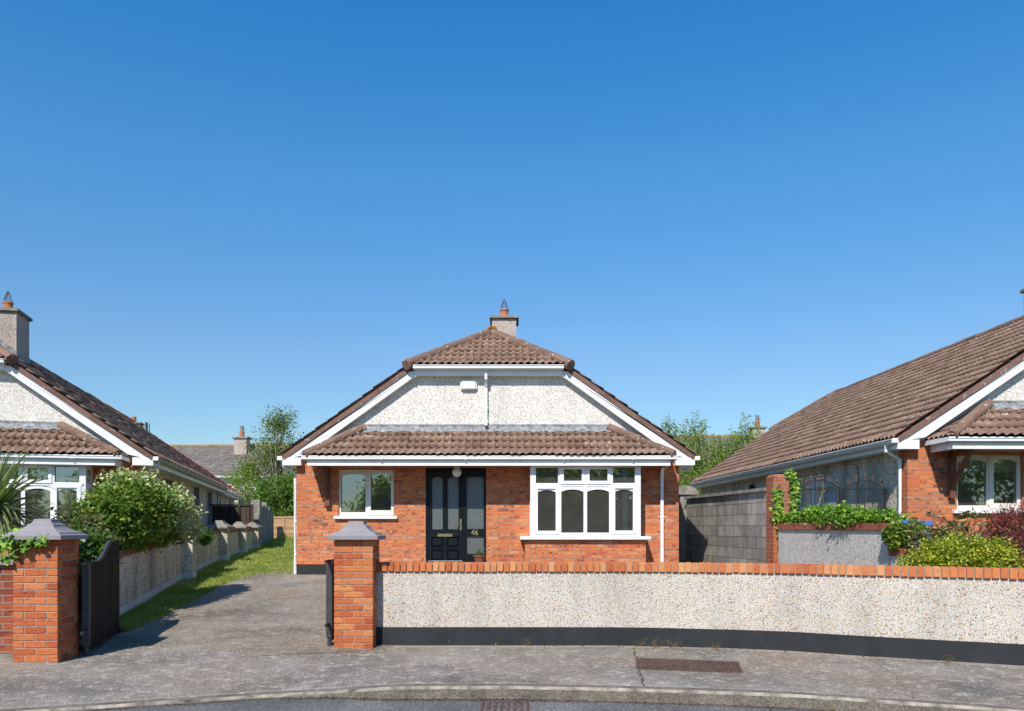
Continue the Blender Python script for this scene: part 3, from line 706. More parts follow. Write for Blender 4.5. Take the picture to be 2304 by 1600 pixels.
    gr_ = MB(); gr_.prism(gutter_prof(1, ur-.018), 'y', vf+.02, vb)
    gl_.build('gutter', fas, H); gr_.build('gutter', M['gutter_green'] if kind == 'left' else fas, H)
    for (a, b) in ((ul-.10, ul+.004), (ur-.004, ur+.10)): MB().box(a, b, vf-.012, vf+.05, 2.80, 2.886).build('gutter_stop_end', M['white'], H, bevel=.006)
    # half hip gutter and fascia
    hg = MB(); hg.box(uhl+.09, uhr-.09, -.25, -.146, hz-.10, hz-.06); hg.box(uhl+.09, uhr-.09, -.285, -.25, hz-.085, hz-.015); hg.box(uhl+.09, uhr-.09, -.298, -.2855, hz-.03, hz-.008)
    hg.build('upper_gutter', M['white'], H, bevel=.005)
    MB().box(uhl+.13, uhr-.13, -.166, -.002, hz-.205, hz-.102).build('upper_fascia', M['white'], H, bevel=.003)
    # gable furniture
    if kind == 'main':
        dp = MB(); x = 4.566-58.5*.00933
        dp.box(x-.028, x+.028, -.20, -.14, hz-.30, hz-.10); dp.box(x-.028, x+.028, -.075, -.015, 3.55, hz-.30); dp.prism([(-.20, hz-.26), (-.14, hz-.30), (-.015, hz-.46), (-.075, hz-.46)], 'x', x-.0275, x+.0275)
        dp.box(x-.045, x+.045, -.085, -.002, 3.60, 3.64); dp.box(x-.04, x+.04, -.08, -.005, 3.90, 3.93)
        dp.box(x-.03, x+.03, -.17, -.03, 3.53, 3.58)
        dp.build('downpipe', M['white'], H, bevel=.004)
        a0 = 4.566-(1152-1036)*.0094; ab = MB(); ab.box(a0, a0+.345, -.085, -.001, 4.29, 4.50); o = ab.build('alarm_box', M['alarm'], H, bevel=.03)
    # canopy
    cz0, cz1 = 2.865, 3.45; c0, c1 = .34, 7.87; t0, t1 = 1.42, 6.62; cv = -.755
    cl = math.hypot(-cv, cz1-cz0); sd = (0, -cv/cl, (cz1-cz0)/cl)
    pl = (Vector((c0, cv, 0)), Vector((t0, 0, 0))); pr = (Vector((c1, cv, 0)), Vector((t1, 0, 0)))
    nL = (pl[1]-pl[0]).cross(Vector((0, 0, 1))).normalized(); nL = nL if nL.x < 0 else -nL
    nR = (pr[1]-pr[0]).cross(Vector((0, 0, 1))).normalized(); nR = nR if nR.x > 0 else -nR
    tile_plane('canopy_roof', (c0, cv, cz0), (1, 0, 0), sd, c1-c0, cl, M['tile_small'], H, gauge=.25, amp=.036, step=.036, cuts=[(pl[0], nL), (pr[0], nR)], seed=5, spr=8)
    for (cx, tx, s_, nn, pp, nm) in ((c0, t0, 1, nL, pl, 7), (c1, t1, -1, nR, pr, 8)):
        run = abs(tx-cx); ll = math.hypot(run, cz1-cz0)
        if s_ > 0: tile_plane('canopy_roof', (cx, 0, cz0), (0, -1, 0), (run/ll, 0, (cz1-cz0)/ll), .80, ll, M['tile_small'], H, gauge=.25, cuts=[(pp[0], -nn), (Vector((0, -.002, 0)), (0, 1, 0))], seed=nm)
        else: tile_plane('canopy_roof', (cx, cv, cz0), (0, 1, 0), (-run/ll, 0, (cz1-cz0)/ll), .80, ll, M['tile_small'], H, gauge=.25, cuts=[(pp[0], -nn), (Vector((0, -.002, 0)), (0, 1, 0))], seed=nm)
    for (a, b) in ((c0+.02, t0), (c1-.02, t1)):
        ch_ = MB(); ridge_run(ch_, (a, cv+.02, cz0+.0), (b, -.04, cz1+.05), .095, .42); ch_.build('canopy_hip_tiles', M['ridge'], H)
    # lead flashing along wall with a scalloped lower skirt
    fl = MB(); n = 60
    fl.prism([(-.012, cz1+.03), (-.030, cz1+.03), (-.030, cz1+.115), (-.012, cz1+.125)], 'x', t0-.05, t1+.05)
    for i in range(n):
        a = t0-.02+(t1-t0+.04)*i/n; b = t0-.02+(t1-t0+.04)*(i+1)/n; ja = .02*math.sin(i*1.7)+.015*random.random()
        yl = -.13-ja; zl = cz1+(yl)*(cz1-cz0)/.8+.052
        fl.add([(a, -.031, cz1+.075), (b, -.031, cz1+.075), (b, yl, zl), (a, yl, zl+random.uniform(-.004, .008))], [(0, 1, 2, 3)])
    fl.build('lead_flashing', M['lead'], H)
    for (cx, tx) in ((c0, t0), (c1, t1)):
        MB().prism([(cx, cz0+.06), (tx, cz1+.12), (tx, cz1+.06), (cx, cz0)], 'y', -.022, -.004).build('stepped_flashing', M['lead'], H)
    f0, f1 = .406, 7.786
    fc = MB(); fc.box(f0, f1, -.70, -.675, 2.645, 2.762); fc.box(f0, f0+.025, -.675, -.003, 2.645, 2.80); fc.box(f1-.025, f1, -.675, -.003, 2.645, 2.80)
    fc.build('canopy_fascia', M['white'], H, bevel=.003)
    MB().box(f0+.027, f1-.027, -.672, -.003, 2.66, 2.675).build('canopy_soffit', M['soffit'], H)
    cg = MB()
    for (a, b, c, d) in ((-.752, -.702, 2.765, 2.785), (-.766, -.753, 2.772, 2.832), (-.776, -.7665, 2.818, 2.846)): cg.box(c0-.04, c1+.06, a, b, c, d)
    for xx in (1.9, 3.6, 5.6, 7.0): cg.box(xx, xx+.03, -.779, -.70, 2.757, 2.7645)
    cg.box(c0-.04, c0-.02, -.75, -.004, 2.765, 2.848); cg.box(c1+.04, c1+.06, -.75, -.004, 2.765, 2.848)
    cg.build('canopy_gutter', M['white'], H, bevel=.003)
    # brackets
    bks = ((.62, 1),) if kind != 'right' else ((.72, 1),)
    for (bu, _) in bks:
        bk = MB(); bk.box(bu, bu+.10, -.095, -.003, 1.86, 2.655); bk.box(bu-.005, bu+.105, -.105, -.0035, 1.84, 1.90); bk.box(bu+.005, bu+.095, -.62, -.096, 2.565, 2.655)
        bk.prism([(-.095, 2.02), (-.095, 2.14), (-.50, 2.564), (-.60, 2.564)], 'x', bu+.015, bu+.085)
        bk.build('bracket', M['timber'], H, bevel=.005)
    # left window
    hA = (.935, 1.455, 1.715, 2.588); hB = (1.57, 2.00, 1.755, 2.555)
    w1 = window(H, win[0]+.002, win[1]-.002, 1.636, 2.618, .05, [hA, hB], M['cream'] if kind != 'left' else M['white'], sash=[(1.495, 2.055, 1.66, 2.605)], arches=[(hA, (.06, .048)), (hB, (.02, .045))])
    MB().box(win[0]-.085, win[1]+.075, -.075, .12, 1.57, 1.635).build('window_sill', M['white'], H, bevel=.006)
    # bay window
    u0, u1, bv = 4.943, 7.206, -.53
    bz0, bz1 = 1.21, 2.658
    MB().slab(4.83, 7.316, -.3, 1.14, bv+.02, -.003).build('bay_base', M['brick'], H, normals=False)
    MB().box(4.73, 7.41, bv-.075, -.004, 1.141, 1.209).build('bay_sill', M['white'], H, bevel=.006)
    def X(px): return 4.566+(px-1152)*.009118
    def Z(py): return 1.4+(1186-py)*.009118
    cx = [X(1100+q/4.7875) for q in (505, 745, 807, 1000, 1083, 1278, 1336, 1573)]
    lx = [X(1100+q/4.7875) for q in (527, 720, 780, 1020, 1058, 1296, 1360, 1552)]
    zz = lambda q: Z(1020+q/4.7875)
    tops = [(cx[0], cx[1], zz(322), zz(157)), (cx[2], cx[3], zz(297), zz(173)), (cx[4], cx[5], zz(297), zz(173)), (cx[6], cx[7], zz(320), zz(152))]
    bots = [(lx[0], lx[1], zz(835), zz(382)), (lx[2], lx[3], zz(855), zz(358)), (lx[4], lx[5], zz(855), zz(358)), (lx[6], lx[7], zz(832), zz(378))]
    qx = lambda q: X(1100+q/4.7875)
    bw = window(H, u0, u1, bz0, bz1, bv, tops+bots, M['white'], sash=[(qx(770), qx(1035), zz(333), zz(143)), (qx(1050), qx(1312), zz(333), zz(143)), (qx(495), qx(757), zz(872), zz(352)), (qx(1325), qx(1590), zz(872), zz(352))],
           arches=[(bots[0], (.03, .040)), (bots[1], (.06, .052)), (bots[2], (.06, .052)), (bots[3], (.03, .040))])
    bw['label'] = 'white box bay window of eight panes'
    for (uu, s_) in ((u0, 1), (u1, -1)):
        window(H, bv+.0715, -.004, bz0, bz1, uu, [(bv+.13, -.06, zz(322), bz1-.08), (bv+.13, -.06, bz0+.09, zz(375))], M['white'], 'x', sgn=s_)
    MB().box(u0+.075, u1-.075, bv+.08, .31, 2.66, 2.72).build('bay_ceiling', M['interior'], H)
    MB().box(u0+.072, u1-.072, bv+.075, .33, 1.10, 1.205).build('bay_window_board', M['interior_w'], H)
    if kind == 'main':
        li = MB(); li.tube([(uc-.10, vh+hrise-.16, ridge_z+.03), (uc-.04, vh+hrise-.12, ridge_z+.09), (uc+.02, vh+hrise-.06, ridge_z+.115), (uc+.09, vh+hrise-.08, ridge_z+.10), (uc+.13, vh+hrise-.12, ridge_z+.05)], [.02, .045, .03, .05, .015], n=7); li.build('lichen', M['lichen'], H)
        cu = MB(); cu.box(6.74, 6.80, -.25, -.10, 1.21, 2.6); cu.box(6.68, 6.735, .0, .29, 1.21, 2.6); cu.box(6.84, 6.95, -.43, -.40, 1.21, 2.6)
        cu.build('window_reveal', M['interior_w'], H)
    if kind == 'left':   # folding security grille behind the panes
        gg = MB(); yv = bv+.12
        def bar(x0, z0, x1, z1): gg.tube([(x0, yv, z0), (x1, yv, z1)], .009, n=4)
        k = 0; x = u0+.1
        while x < u1-.1:
            gg.box(x-.012, x+.012, yv-.02, yv-.005, 1.22, 2.62)
            for zc in (1.50, 2.25):
                bar(x, zc-.09, x+.17, zc+.09); bar(x, zc+.09, x+.17, zc-.09)
            x += .17
        gg.build('security_grille', M['white'], H)
        MB().box(u0+.1, u1-.1, yv+.05, yv+.06, 2.25, 2.62).build('blind', M['blind'], H)
    if kind == 'right':
        for (a, b) in ((.93, 1.46), (1.56, 2.01)): MB().box(a, b, .16, .165, 2.32, 2.60).build('blind', M['blind'], H)
    # front door and sidelight
    D0, D1, DB, DT = dr[0], dr[1], .64, dr[3]
    k = (DT-DB)/(2.0+.24)
    fr = MB(); fr.slab(D0+.002, D1-.002, DB, DT-.002, .03, .11, [(D0+.05, 3.52, DB+.025, DT-.06)]+[(3.60, 3.965, .83, 1.213), (3.60, 3.965, 1.36, 2.47)])
    fr.box(D0+.045, 3.525, .015, .028, DB+.005, DB+.024)
    fr.box(3.525, 3.545, .018, .0295, DB, DT-.03); fr.box(D0+.006, D0+.03, .018, .0295, DB, DT-.03)
    arch_head(fr, 3.60, 3.965, 2.471, .03, .05, .07, lo=.004)
    fr.build('door_frame', M['black'], H, normals=False)
    fg = MB(); 
    for (a, b) in ((.82, 1.22), (1.35, 2.475)): fg.add([(3.59, .075, a), (3.975, .075, a), (3.975, .075, b), (3.59, .075, b)], [(0, 1, 2, 3)])
    fg.build('sidelight_glass', M['frosted'], H, normals=False)
    do = MB(); d0, d1 = D0+.054, 3.516; dl, dh = DB+.03, DT-.065
    gz0, gz1 = 1.345, 2.47; pa = [(2.862, 3.095), (3.195, 3.43)]
    ph = [(a, b, gz0, gz1) for a, b in pa]; pz = [(.975, 1.19), (.695, .915)]
    ph += [(a-.01, b+.01, c, d) for (a, b) in pa for (c, d) in pz]
    do.slab(d0, d1, dl, dh, .045, .09, ph)
    for (a, b) in pa:
        arch_head(do, a, b, gz1+.001, .05, .055, .07, lo=.004)
        for (c, d) in pz:   # fielded raised panels
            A_, B_ = a-.01, b+.01
            do.box(A_, B_, .075, .088, c, d)
            e = .035
            do.add([(A_+.012, .0745, c+.012), (B_-.012, .0745, c+.012), (B_-.012, .0745, d-.012), (A_+.012, .0745, d-.012), (A_+e, .052, c+e), (B_-e, .052, c+e), (B_-e, .052, d-e), (A_+e, .052, d-e)],
                   [(0, 1, 5, 4), (1, 2, 6, 5), (2, 3, 7, 6), (3, 0, 4, 7), (4, 5, 6, 7)])
        for (c, d) in pz+[(gz0, gz1)]:   # beading
            A_, B_ = a-.012, b+.012
            do.slab(A_-.012, B_+.012, c-.014, d+.014, .036, .0445, [(A_+.004, B_-.004, c+.004, d-.004)])
    do.box(d0, d1, .02, .044, dl, dl+.02)
    door = do.build('front_door', M['black'], H, normals=False)
    dg = MB()
    for (a, b) in pa: dg.add([(a-.005, .075, gz0-.005), (b+.005, .075, gz0-.005), (b+.005, .075, gz1+.005), (a-.005, .075, gz1+.005)], [(0, 1, 2, 3)])
    dg.build('door_glass', M['frosted'], door, normals=False)
    MB().box(2.985, 3.30, .028, .0445, 1.195, 1.255).build('letterbox', M['brass'], door, bevel=.005)
    hn = MB(); hn.box(3.462, 3.495, .030, .0445, 1.33, 1.57); hn.tube([(3.478, .04, 1.475), (3.478, -.01, 1.475), (3.46, -.015, 1.475), (3.37, -.012, 1.468)], .010, n=8)
    hn.build('door_handle', M['brass'], door)
    MB().box(d0, d1, .000, .0195, dl+.0, dl+.022).build('weatherbar', M['lead'], door)
    MB().box(D0-.1, D1+.1, -.55, .011, .2, .632).build('doorstep', M['concrete'], H)
    lm = MB(); lu = 4.566+(1027-1152)*.0092; lm.box(lu-.055, lu+.055, -.33, -.22, 2.62, 2.659); lm.build('lamp_base', M['cream'], H, bevel=.006)
    prof = [(.001, -.0)]+[(.098*math.sin(t), -.098+.098*math.cos(t)) for t in np.linspace(.25, math.pi-.02, 14)]
    g2 = MB(); g2.lathe([(r_, z) for r_, z in prof], (lu, -.275, 2.635), 20); g2.build('lamp_globe', M['globe'], H, smooth=True)
    if kind == 'main':
        cu = bpy.data.curves.new('house_number', 'FONT'); cu.body = '46'; cu.size = .155; cu.extrude = .004; cu.bevel_depth = .0035; cu.align_x = 'CENTER'
        to = bpy.data.objects.new('tmp', cu); COL.objects.link(to); dg_ = bpy.context.evaluated_depsgraph_get(); me = bpy.data.meshes.new_from_object(to.evaluated_get(dg_))
        bpy.data.objects.remove(to); me.materials.clear(); me.materials.append(M['brass'])
        no = bpy.data.objects.new('house_number', me); COL.objects.link(no); no.parent = H; no.location = (3.775, .024, 1.228); no.rotation_euler = (R(90), 0, 0)
    # downpipe on the facade, right of the bay
    dx = 4.566+(1490.5-1152)*.00935; dp = MB()
    dp.box(dx-.033, dx+.033, -.085, -.02, .42, 2.52); dp.prism([(-.085, 2.50), (-.02, 2.50), (-.02, 2.55), (-.14, 2.645), (-.20, 2.645)], 'x', dx-.0325, dx+.0325)
    for zc in (.62, 1.6, 2.42): dp.box(dx-.045, dx+.045, -.09, -.002, zc, zc+.03)
    dp.build('downpipe', M['white'], H, bevel=.004)
    # corner downpipes on side walls
    for s_, e, wl in ((-1, ul, 0), (1, ur, W)):
        vv = (.10 if s_ < 0 else .55) if kind == 'main' else .16
        sp = MB(); gx = e+s_*.045; wx = wl+s_*.05
        sp.tube([(gx, vv, 2.80), (gx, vv, 2.69), (wx, vv, 2.53), (wx, vv, .40)], .034, n=8); sp.box(min(wx, wl), max(wx, wl), vv-.045, vv+.045, 1.5, 1.53); sp.box(min(wx, wl), max(wx, wl), vv-.045, vv+.045, .8, .83)
        sp.build('downpipe', M['white'], H)
    # chimney
    cu0, cu1, cv0, cv1 = (4.08, 4.67, 2.55, 3.25); ct = 6.48
    if kind == 'left': cu0, cu1, cv0, cv1, ct = 4.50, 5.12, 2.05, 2.9, 6.30
    if kind == 'right': cu0, cu1, ct = 4.29, 4.90, 6.46
    ck = MB().slab(cu0, cu1, 4.9, ct, cv0, cv1).build('chimney', M['pebble_chimney'], H, normals=False)
    MB().box(cu0-.06, cu1+.06, cv0-.06, cv1+.06, ct, ct+.075).build('chimney_cap', M['concrete'], ck, bevel=.012)
    pcx, pcy = (cu0+cu1)/2, (cv0+cv1)/2
    hfl = MB(); hfl.prism([(cv0-.03, 0), (cv1+.03, 0), (cv1+.03, .01), (cv0-.03, .01)], 'x', 0, .01)
    fz = lambda u: ridge_z-RS*abs(u-uc)
    fm = MB(); fm.prism([(cu0-.02, fz(cu0)+.05), (cu1+.02, fz(cu1+.02)+.05), (cu1+.02, fz(cu1+.02)+.20), (cu0-.02, fz(cu0)+.20)], 'y', cv0-.018, cv0-.002)
    fm.box(cu1+.003, cu1+.018, cv0-.018, cv1+.018, fz(cu1)+.02, fz(cu1)+.17)
    fm.build('chimney_flashing', M['lead'], ck)
    pt = MB(); pt.lathe([(.001, 0), (.10, 0), (.10, .20), (.115, .205), (.115, .235), (.095, .235), (.09, .1)], (pcx, pcy, ct+.075), 18); pt.build('chimney_pot', M['terracotta'], ck, smooth=False)
    cg2 = MB()
    for i in range(12):
        a = 2*math.pi*i/12; x, y = math.cos(a)*.095, math.sin(a)*.095; z = ct+.30
        cg2.tube([(pcx+x, pcy+y, z-.02), (pcx+x*.85, pcy+y*.85, z+.09), (pcx+x*.2, pcy+y*.2, z+.25), (pcx, pcy, z+.28)], .005, n=4)
    cg2.build('chimney_cowl', M['rust'], ck)
    mh = MB(); mh.lathe([(.001, -.02), (.16, -.02), (.12, .03), (.001, .04)], (pcx, pcy, ct+.078), 12); mh.build('mortar_haunch', M['concrete'], ck)
    return H

main = bungalow((-4.566, 16.87, 0), 0, 'brick bungalow with black front door and house number 46, in the middle', 'main')
la = math.atan(.249)
cr = Vector((-7.9, 16.87)); ud = Vector((math.cos(la), math.sin(la))); lo = cr-ud*8.10
left = bungalow((lo.x, lo.y, 0), la, 'bungalow at the left edge with security grille behind its bay window', 'left')
right = bungalow((7.0, 14.1, .07), math.atan(.0234), 'bungalow at the right edge with blinds in its front window, behind iron gates', 'right')

# extras on neighbours
def part(mb, name, mat, parent, **k): return mb.build(name, mat, parent, **k)
M['meter'] = plain('grey_meter_door', (.40,.42,.46), .5, .08, 3, .3)
# right house side wall furniture (local x=0 face)
e = MB(); e.box(-.07, -.002, 3.05, 3.28, 2.20, 2.42)
for i in range(6): e.box(-.08, -.0705, 3.06, 3.27, 2.215+i*.034, 2.232+i*.034)
e.build('wall_vent', M['white_dirty'], right)
MB().box(-.02, -.003, 2.9, 3.4, .95, 2.06).build('meter_box', M['meter'], right, bevel=.006)
e = MB(); e.lathe([(.001, 0), (.07, 0), (.075, .12), (.001, .13)], (0, 0, 0), 12); o = e.build('spotlight', M['iron'], right, smooth=False); o.location = (-.02, 8.3, 2.45); o.rotation_euler = (0, R(-90), 0)
e = MB(); e.tube([(-.02, 2.2, 2.69), (-.02, 2.25, 2.62), (-.015, 2.0, 2.60), (-.012, 1.9, 2.5), (-.012, 1.88, 1.0)], .006, n=5); e.build('cable', M['iron'], right)
# left house wall lamp on the gable
e = MB(); e.box(3.6, 3.75, -.12, -.002, 3.85, 4.1); e.build('wall_light', M['concrete'], left, bevel=.02)

# red tiled bungalow beyond the left one
B2 = empty('bungalow', (left.matrix_basis @ Vector((0, 14.35, -.05)))[:], la, 'low bungalow with red tiled roof behind the left house', 'house')
MB().box(0, 8.1, .02, 6.5, -.2, 2.82).build('wall', M['pebble_grey'], B2)
cs = 1/math.sqrt(1+RS*RS)
tile_plane('roof', (8.41, 0, 2.94), (0, 1, 0), (-cs, 0, RS*cs), 6.6, 4.33/cs, M['tile_red'], B2, seed=21)
tile_plane('roof', (-.258, 6.6, 2.94), (0, -1, 0), (cs, 0, RS*cs), 6.6, 4.33/cs, M['tile_red'], B2, seed=22)
e = MB(); ridge_run(e, (4.076, .0, 5.99), (4.076, 6.6, 5.99), .11); e.build('ridge_tiles', M['tile_red'], B2, smooth=True)
MB().prism([(0, 2.82), (8.1, 2.82), (4.05, 5.7)], 'y', 6.2, 6.45).build('gable_wall', M['pebble_gable'], B2)
MB().box(8.11, 8.37, .02, 6.55, 2.70, 2.86).build('eave_soffit', M['white_dirty'], B2)
MB().box(8.375, 8.47, .02, 6.6, 2.80, 2.90).build('gutter', M['white_dirty'], B2, bevel=.01)
e = MB(); e.tube([(8.42, 6.45, 2.80), (8.42, 6.45, 2.6), (8.16, 6.45, 2.45), (8.16, 6.45, .6)], .034, n=8); e.build('downpipe', M['white_dirty'], B2)
ck = MB().box(3.8, 4.4, 4.6, 5.3, 4.6, 5.92).build('chimney', M['pebble_chimney'], B2); MB().box(3.74, 4.46, 4.54, 5.36, 5.921, 5.98).build('chimney_cap', M['concrete'], ck)
MB().lathe([(.001, 0), (.10, 0), (.11, .26), (.001, .26)], (4.1, 4.95, 5.98), 12).build('chimney_pot', M['terracotta'], ck)
# tv aerial at ridge end of the left bungalow
p = at(336, 985, 31.0); A_ = empty('tv_aerial', p, 0, 'small tv aerial standing over the far end of the left roof ridge', 'aerial')
MB().tube([(0, 0, -.6), (0, 0, .55)], .015, n=6).build('mast', M['iron'], A_)
e = MB(); e.box(-.14, -.10, -.1, .1, .05, .6); 
for i in range(5): e.box(-.2, .02, -.005, .005, .1+i*.1, .108+i*.1)
e.build('reflector', M['lead'], A_)

# ------------------------------------------------------------------ ground, road, footpath
def catmull(P, n=10):
    P = [Vector(p) for p in P]; out = []
    for i in range(len(P)-1):
        p0 = P[max(i-1, 0)]; p1 = P[i]; p2 = P[i+1]; p3 = P[min(i+2, len(P)-1)]
        for k in range(n):
            t = k/n; out.append(.5*((2*p1)+(-p0+p2)*t+(2*p0-5*p1+4*p2-p3)*t*t+(-p0+3*p1-3*p2+p3)*t**3))
    out.append(P[-1]); return out
KZ = -.109
kerb = catmull([(-14, 2.6, -.07), (-9, 4.5, -.075), (-6, 5.65, -.08), (-3.84, 6.44, -.08), (-3.0, 6.74, -.08), (-2.2, 7.0, -.078), (-1.6, 7.06, -.055), (-1.05, 7.0, -.008), (-.4, 6.99, 0), (.187, 6.98, 0), (1.14, 6.87, 0), (2.27, 6.67, 0), (3.14, 6.37, 0), (3.92, 6.06, 0), (6, 5.1, 0), (10, 2.8, 0), (14, .2, 0)], 14)
wallpts = catmull([(-1.62, 9.43, 0), (0, 9.43, 0), (1.30, 9.41, 0), (2.2, 9.27, 0), (3.07, 9.05, 0), (3.69, 8.73, 0), (4.43, 8.38, 0), (5.17, 8.05, 0), (6.4, 7.45, 0), (9, 6.0, 0)], 12)
def wall_y(x):
    xs = [p.x for p in wallpts]; ys = [p.y for p in wallpts]
    if x < -1.62: return float(np.interp(x, [-8, -4.9, -2.1, -1.62], [7.3, 8.35, 9.3, 9.43]))
    return float(np.interp(x, xs, ys))
def struct(name, verts, faces, mat, uv=None):
    me = bpy.data.meshes.new(name); me.from_pydata([tuple(v) for v in verts], [], faces)
    if uv is None: boxuv(me)
    else:
        l = me.uv_layers.new(name='UVMap')
        for lp in me.loops: l.data[lp.index].uv = uv[lp.vertex_index]
    me.materials.append(mat); o = bpy.data.objects.new(name, me); COL.objects.link(o); tag(o, kind='structure'); return o
# base ground reaching the horizon
ys = [-900, -200, -60, -4, 4, 9.3, 11, 15.9, 16.87, 20.8, 25, 29, 50, 120, 900]
V = []; Fc = []
for y in ys: V += [(-900, y, zg(y)-(.26 if y < 9.4 else .05)), (900, y, zg(y)-(.26 if y < 9.4 else .05))]
Fc = [(2*i, 2*i+1, 2*i+3, 2*i+2) for i in range(len(ys)-1)]
struct('ground', V, Fc, M['ground'])
# road
V = []; Fc = []; UV = []
offs = [0, .05, .15, .4, 1.2, 3, 8, 16]
for p in kerb:
    for o in offs: V.append((p.x, p.y-o, KZ+min(o, 3)*.012)); UV.append((p.x, o))
n = len(offs); Fc = [(i*n+j, (i+1)*n+j, (i+1)*n+j+1, i*n+j+1)[::-1] for i in range(len(kerb)-1) for j in range(n-1)]
struct('road', V, Fc, M['road'], UV)
# footpath
V = []; Fc = []; UV = []; m = 14
for p in kerb:
    yw = max(wall_y(p.x)+.35, p.y+.6)
    for j in range(m+1):
        t = j/m; y = p.y+.10+(yw-p.y-.10)*t
        z = p.z*(1-min(1, t*1.15))**1.0+.0025*mnoise.noise(Vector((p.x*1.5, y*1.5, 0)))
        V.append((p.x, y, z)); UV.append((3.0-(y-p.y), wall_y(p.x)-y))
Fc = [(i*(m+1)+j, (i+1)*(m+1)+j, (i+1)*(m+1)+j+1, i*(m+1)+j+1) for i in range(len(kerb)-1) for j in range(m)]
struct('footpath', V, Fc, M['footpath'], UV)
# kerb
V = []; sec = [(.0, KZ-.05), (.0, None), ]
prof = lambda p: [(-.012, KZ-.04), (-.004, p.z-.022), (.004, p.z-.008), (.018, p.z+.001), (.06, p.z+.004), (.11, p.z+.003), (.12, p.z-.02)]
for p in kerb:
    jz = .004*mnoise.noise(Vector((p.x*6, 0, 0)))
    for (dy, z) in prof(p): V.append((p.x, p.y+dy+jz, z+jz*.5))
n = 7; Fc = [(i*n+j, (i+1)*n+j, (i+1)*n+j+1, i*n+j+1) for i in range(len(kerb)-1) for j in range(n-1)]
kb = struct('kerb', V, Fc, M['kerb'])
kb.data.materials.append(M['kerb_edge'])
for pg in kb.data.polygons:
    if pg.index % (n-1) in (1, 2): pg.material_index = 1
# driveway + main front garden paving
edge = [(-5.3, 8.8)]+[G(x, y) for x, y in ((262, 1428), (339, 1398), (418, 1358), (500, 1316), (535, 1303), (600, 1287), (664, 1276))]+[(-4.4, 19.5), (-4.3, 26)]
edge = sorted(edge, key=lambda p: p[1])
def edge_x(y): return float(np.interp(y, [p[1] for p in edge], [p[0] for p in edge]))
yl = list(np.arange(8.5, 17.0, .25))+list(np.arange(17, 32, 1.0)); V = []; Fc = []; nx = 12
def drive_z(x, y):
    return zg(y)+.004+.006*mnoise.noise(Vector((x*.7, y*.7, 0)))
for y in yl:
    xl = edge_x(y)+.03*mnoise.noise(Vector((0, y*3, 0))) ; xr = 4.9
    y0 = y
    for j in range(nx+1):
        x = xl+(xr-xl)*j/nx; yy = max(y0, wall_y(x)+(-.35 if x < -1.6 else .1))
        V.append((x, yy, drive_z(x, yy)-(.016 if yy > y0 or y0 < 8.8 else 0)))
Fc = [(i*(nx+1)+j, i*(nx+1)+j+1, (i+1)*(nx+1)+j+1, (i+1)*(nx+1)+j) for i in range(len(yl)-1) for j in range(nx)]
struct('driveway', V, Fc, M['drive'])
# lawn
yl = list(np.arange(8.9, 17.0, .4))+list(np.arange(17, 51, 1.0)); V = []; Fc = []
def lw(y): return -5.48-.22*(y-11.04)
for y in yl:
    a, b = lw(y)-.3, edge_x(y)+.1
    if y > 18: b = -4.3
    for j in range(9): x = a+(b-a)*j/8; V.append((x, y, zg(y)+.0+.012*mnoise.noise(Vector((x, y, 0)))-(.01 if j == 8 else 0)))
Fc = [(i*9+j, i*9+j+1, (i+1)*9+j+1, (i+1)*9+j) for i in range(len(yl)-1) for j in range(8)]
struct('lawn', V, Fc, M['turf'])
def blades():
    rs = np.random.default_rng(3); pts = []
    N = 52000; y = 10.2+39.5*rs.random(N)**1.9; x = np.empty(N); keep = np.ones(N, bool)
    for i in range(N):
        a = lw(y[i]); b = edge_x(y[i])+.05 if y[i] < 17 else -4.4
        x[i] = a+(b-a)*rs.random()
    z = np.array([zg(t) for t in y])
    h = .03+.035*rs.random(N)
    near = np.abs(x-(-5.48-.22*(y-11.04))) < .35; h = np.where(near, h*1.9, h)
    h *= np.clip(.8+(y-12)*.03, .8, 1.9); wd = .006*np.clip(y/12, 1, 3.5)
    az = rs.random(N)*np.pi; dx = np.cos(az)*wd; dy = np.sin(az)*wd; lx = rs.normal(size=N)*.022; ly = rs.normal(size=N)*.022
    P = np.stack([np.stack([x-dx, y-dy, z], -1), np.stack([x+dx, y+dy, z], -1), np.stack([x+lx, y+ly, z+h], -1)], 1)
    lum = np.clip(.5*rs.random(N)+.5*np.array([mnoise.noise(Vector((a*1.1, b*1.1, 0)))*.8+.5 for a, b in zip(x, y)]), 0, 1)
    tag(raw('grass', P, 3, M['grass'], None, lum), 'short green and yellowing grass strip beside the driveway', 'grass', kind='stuff')
    n = 170; yy = 11.5+26*rs.random(n)**1.5; xx = np.array([lw(t)+(edge_x(t)-lw(t) if t < 17 else -4.4-lw(t))*rs.random() for t in yy]); C = np.stack([xx, yy, np.array([zg(t)+.07 for t in yy])], -1)
    tag(raw('daisies', leaf_polys(C, .016, 'round', up=3, rs=rs), 6, M['daisy'], None, rs.random(n)), 'scattered daisies and dandelions in the grass', 'flowers', kind='stuff')
blades()

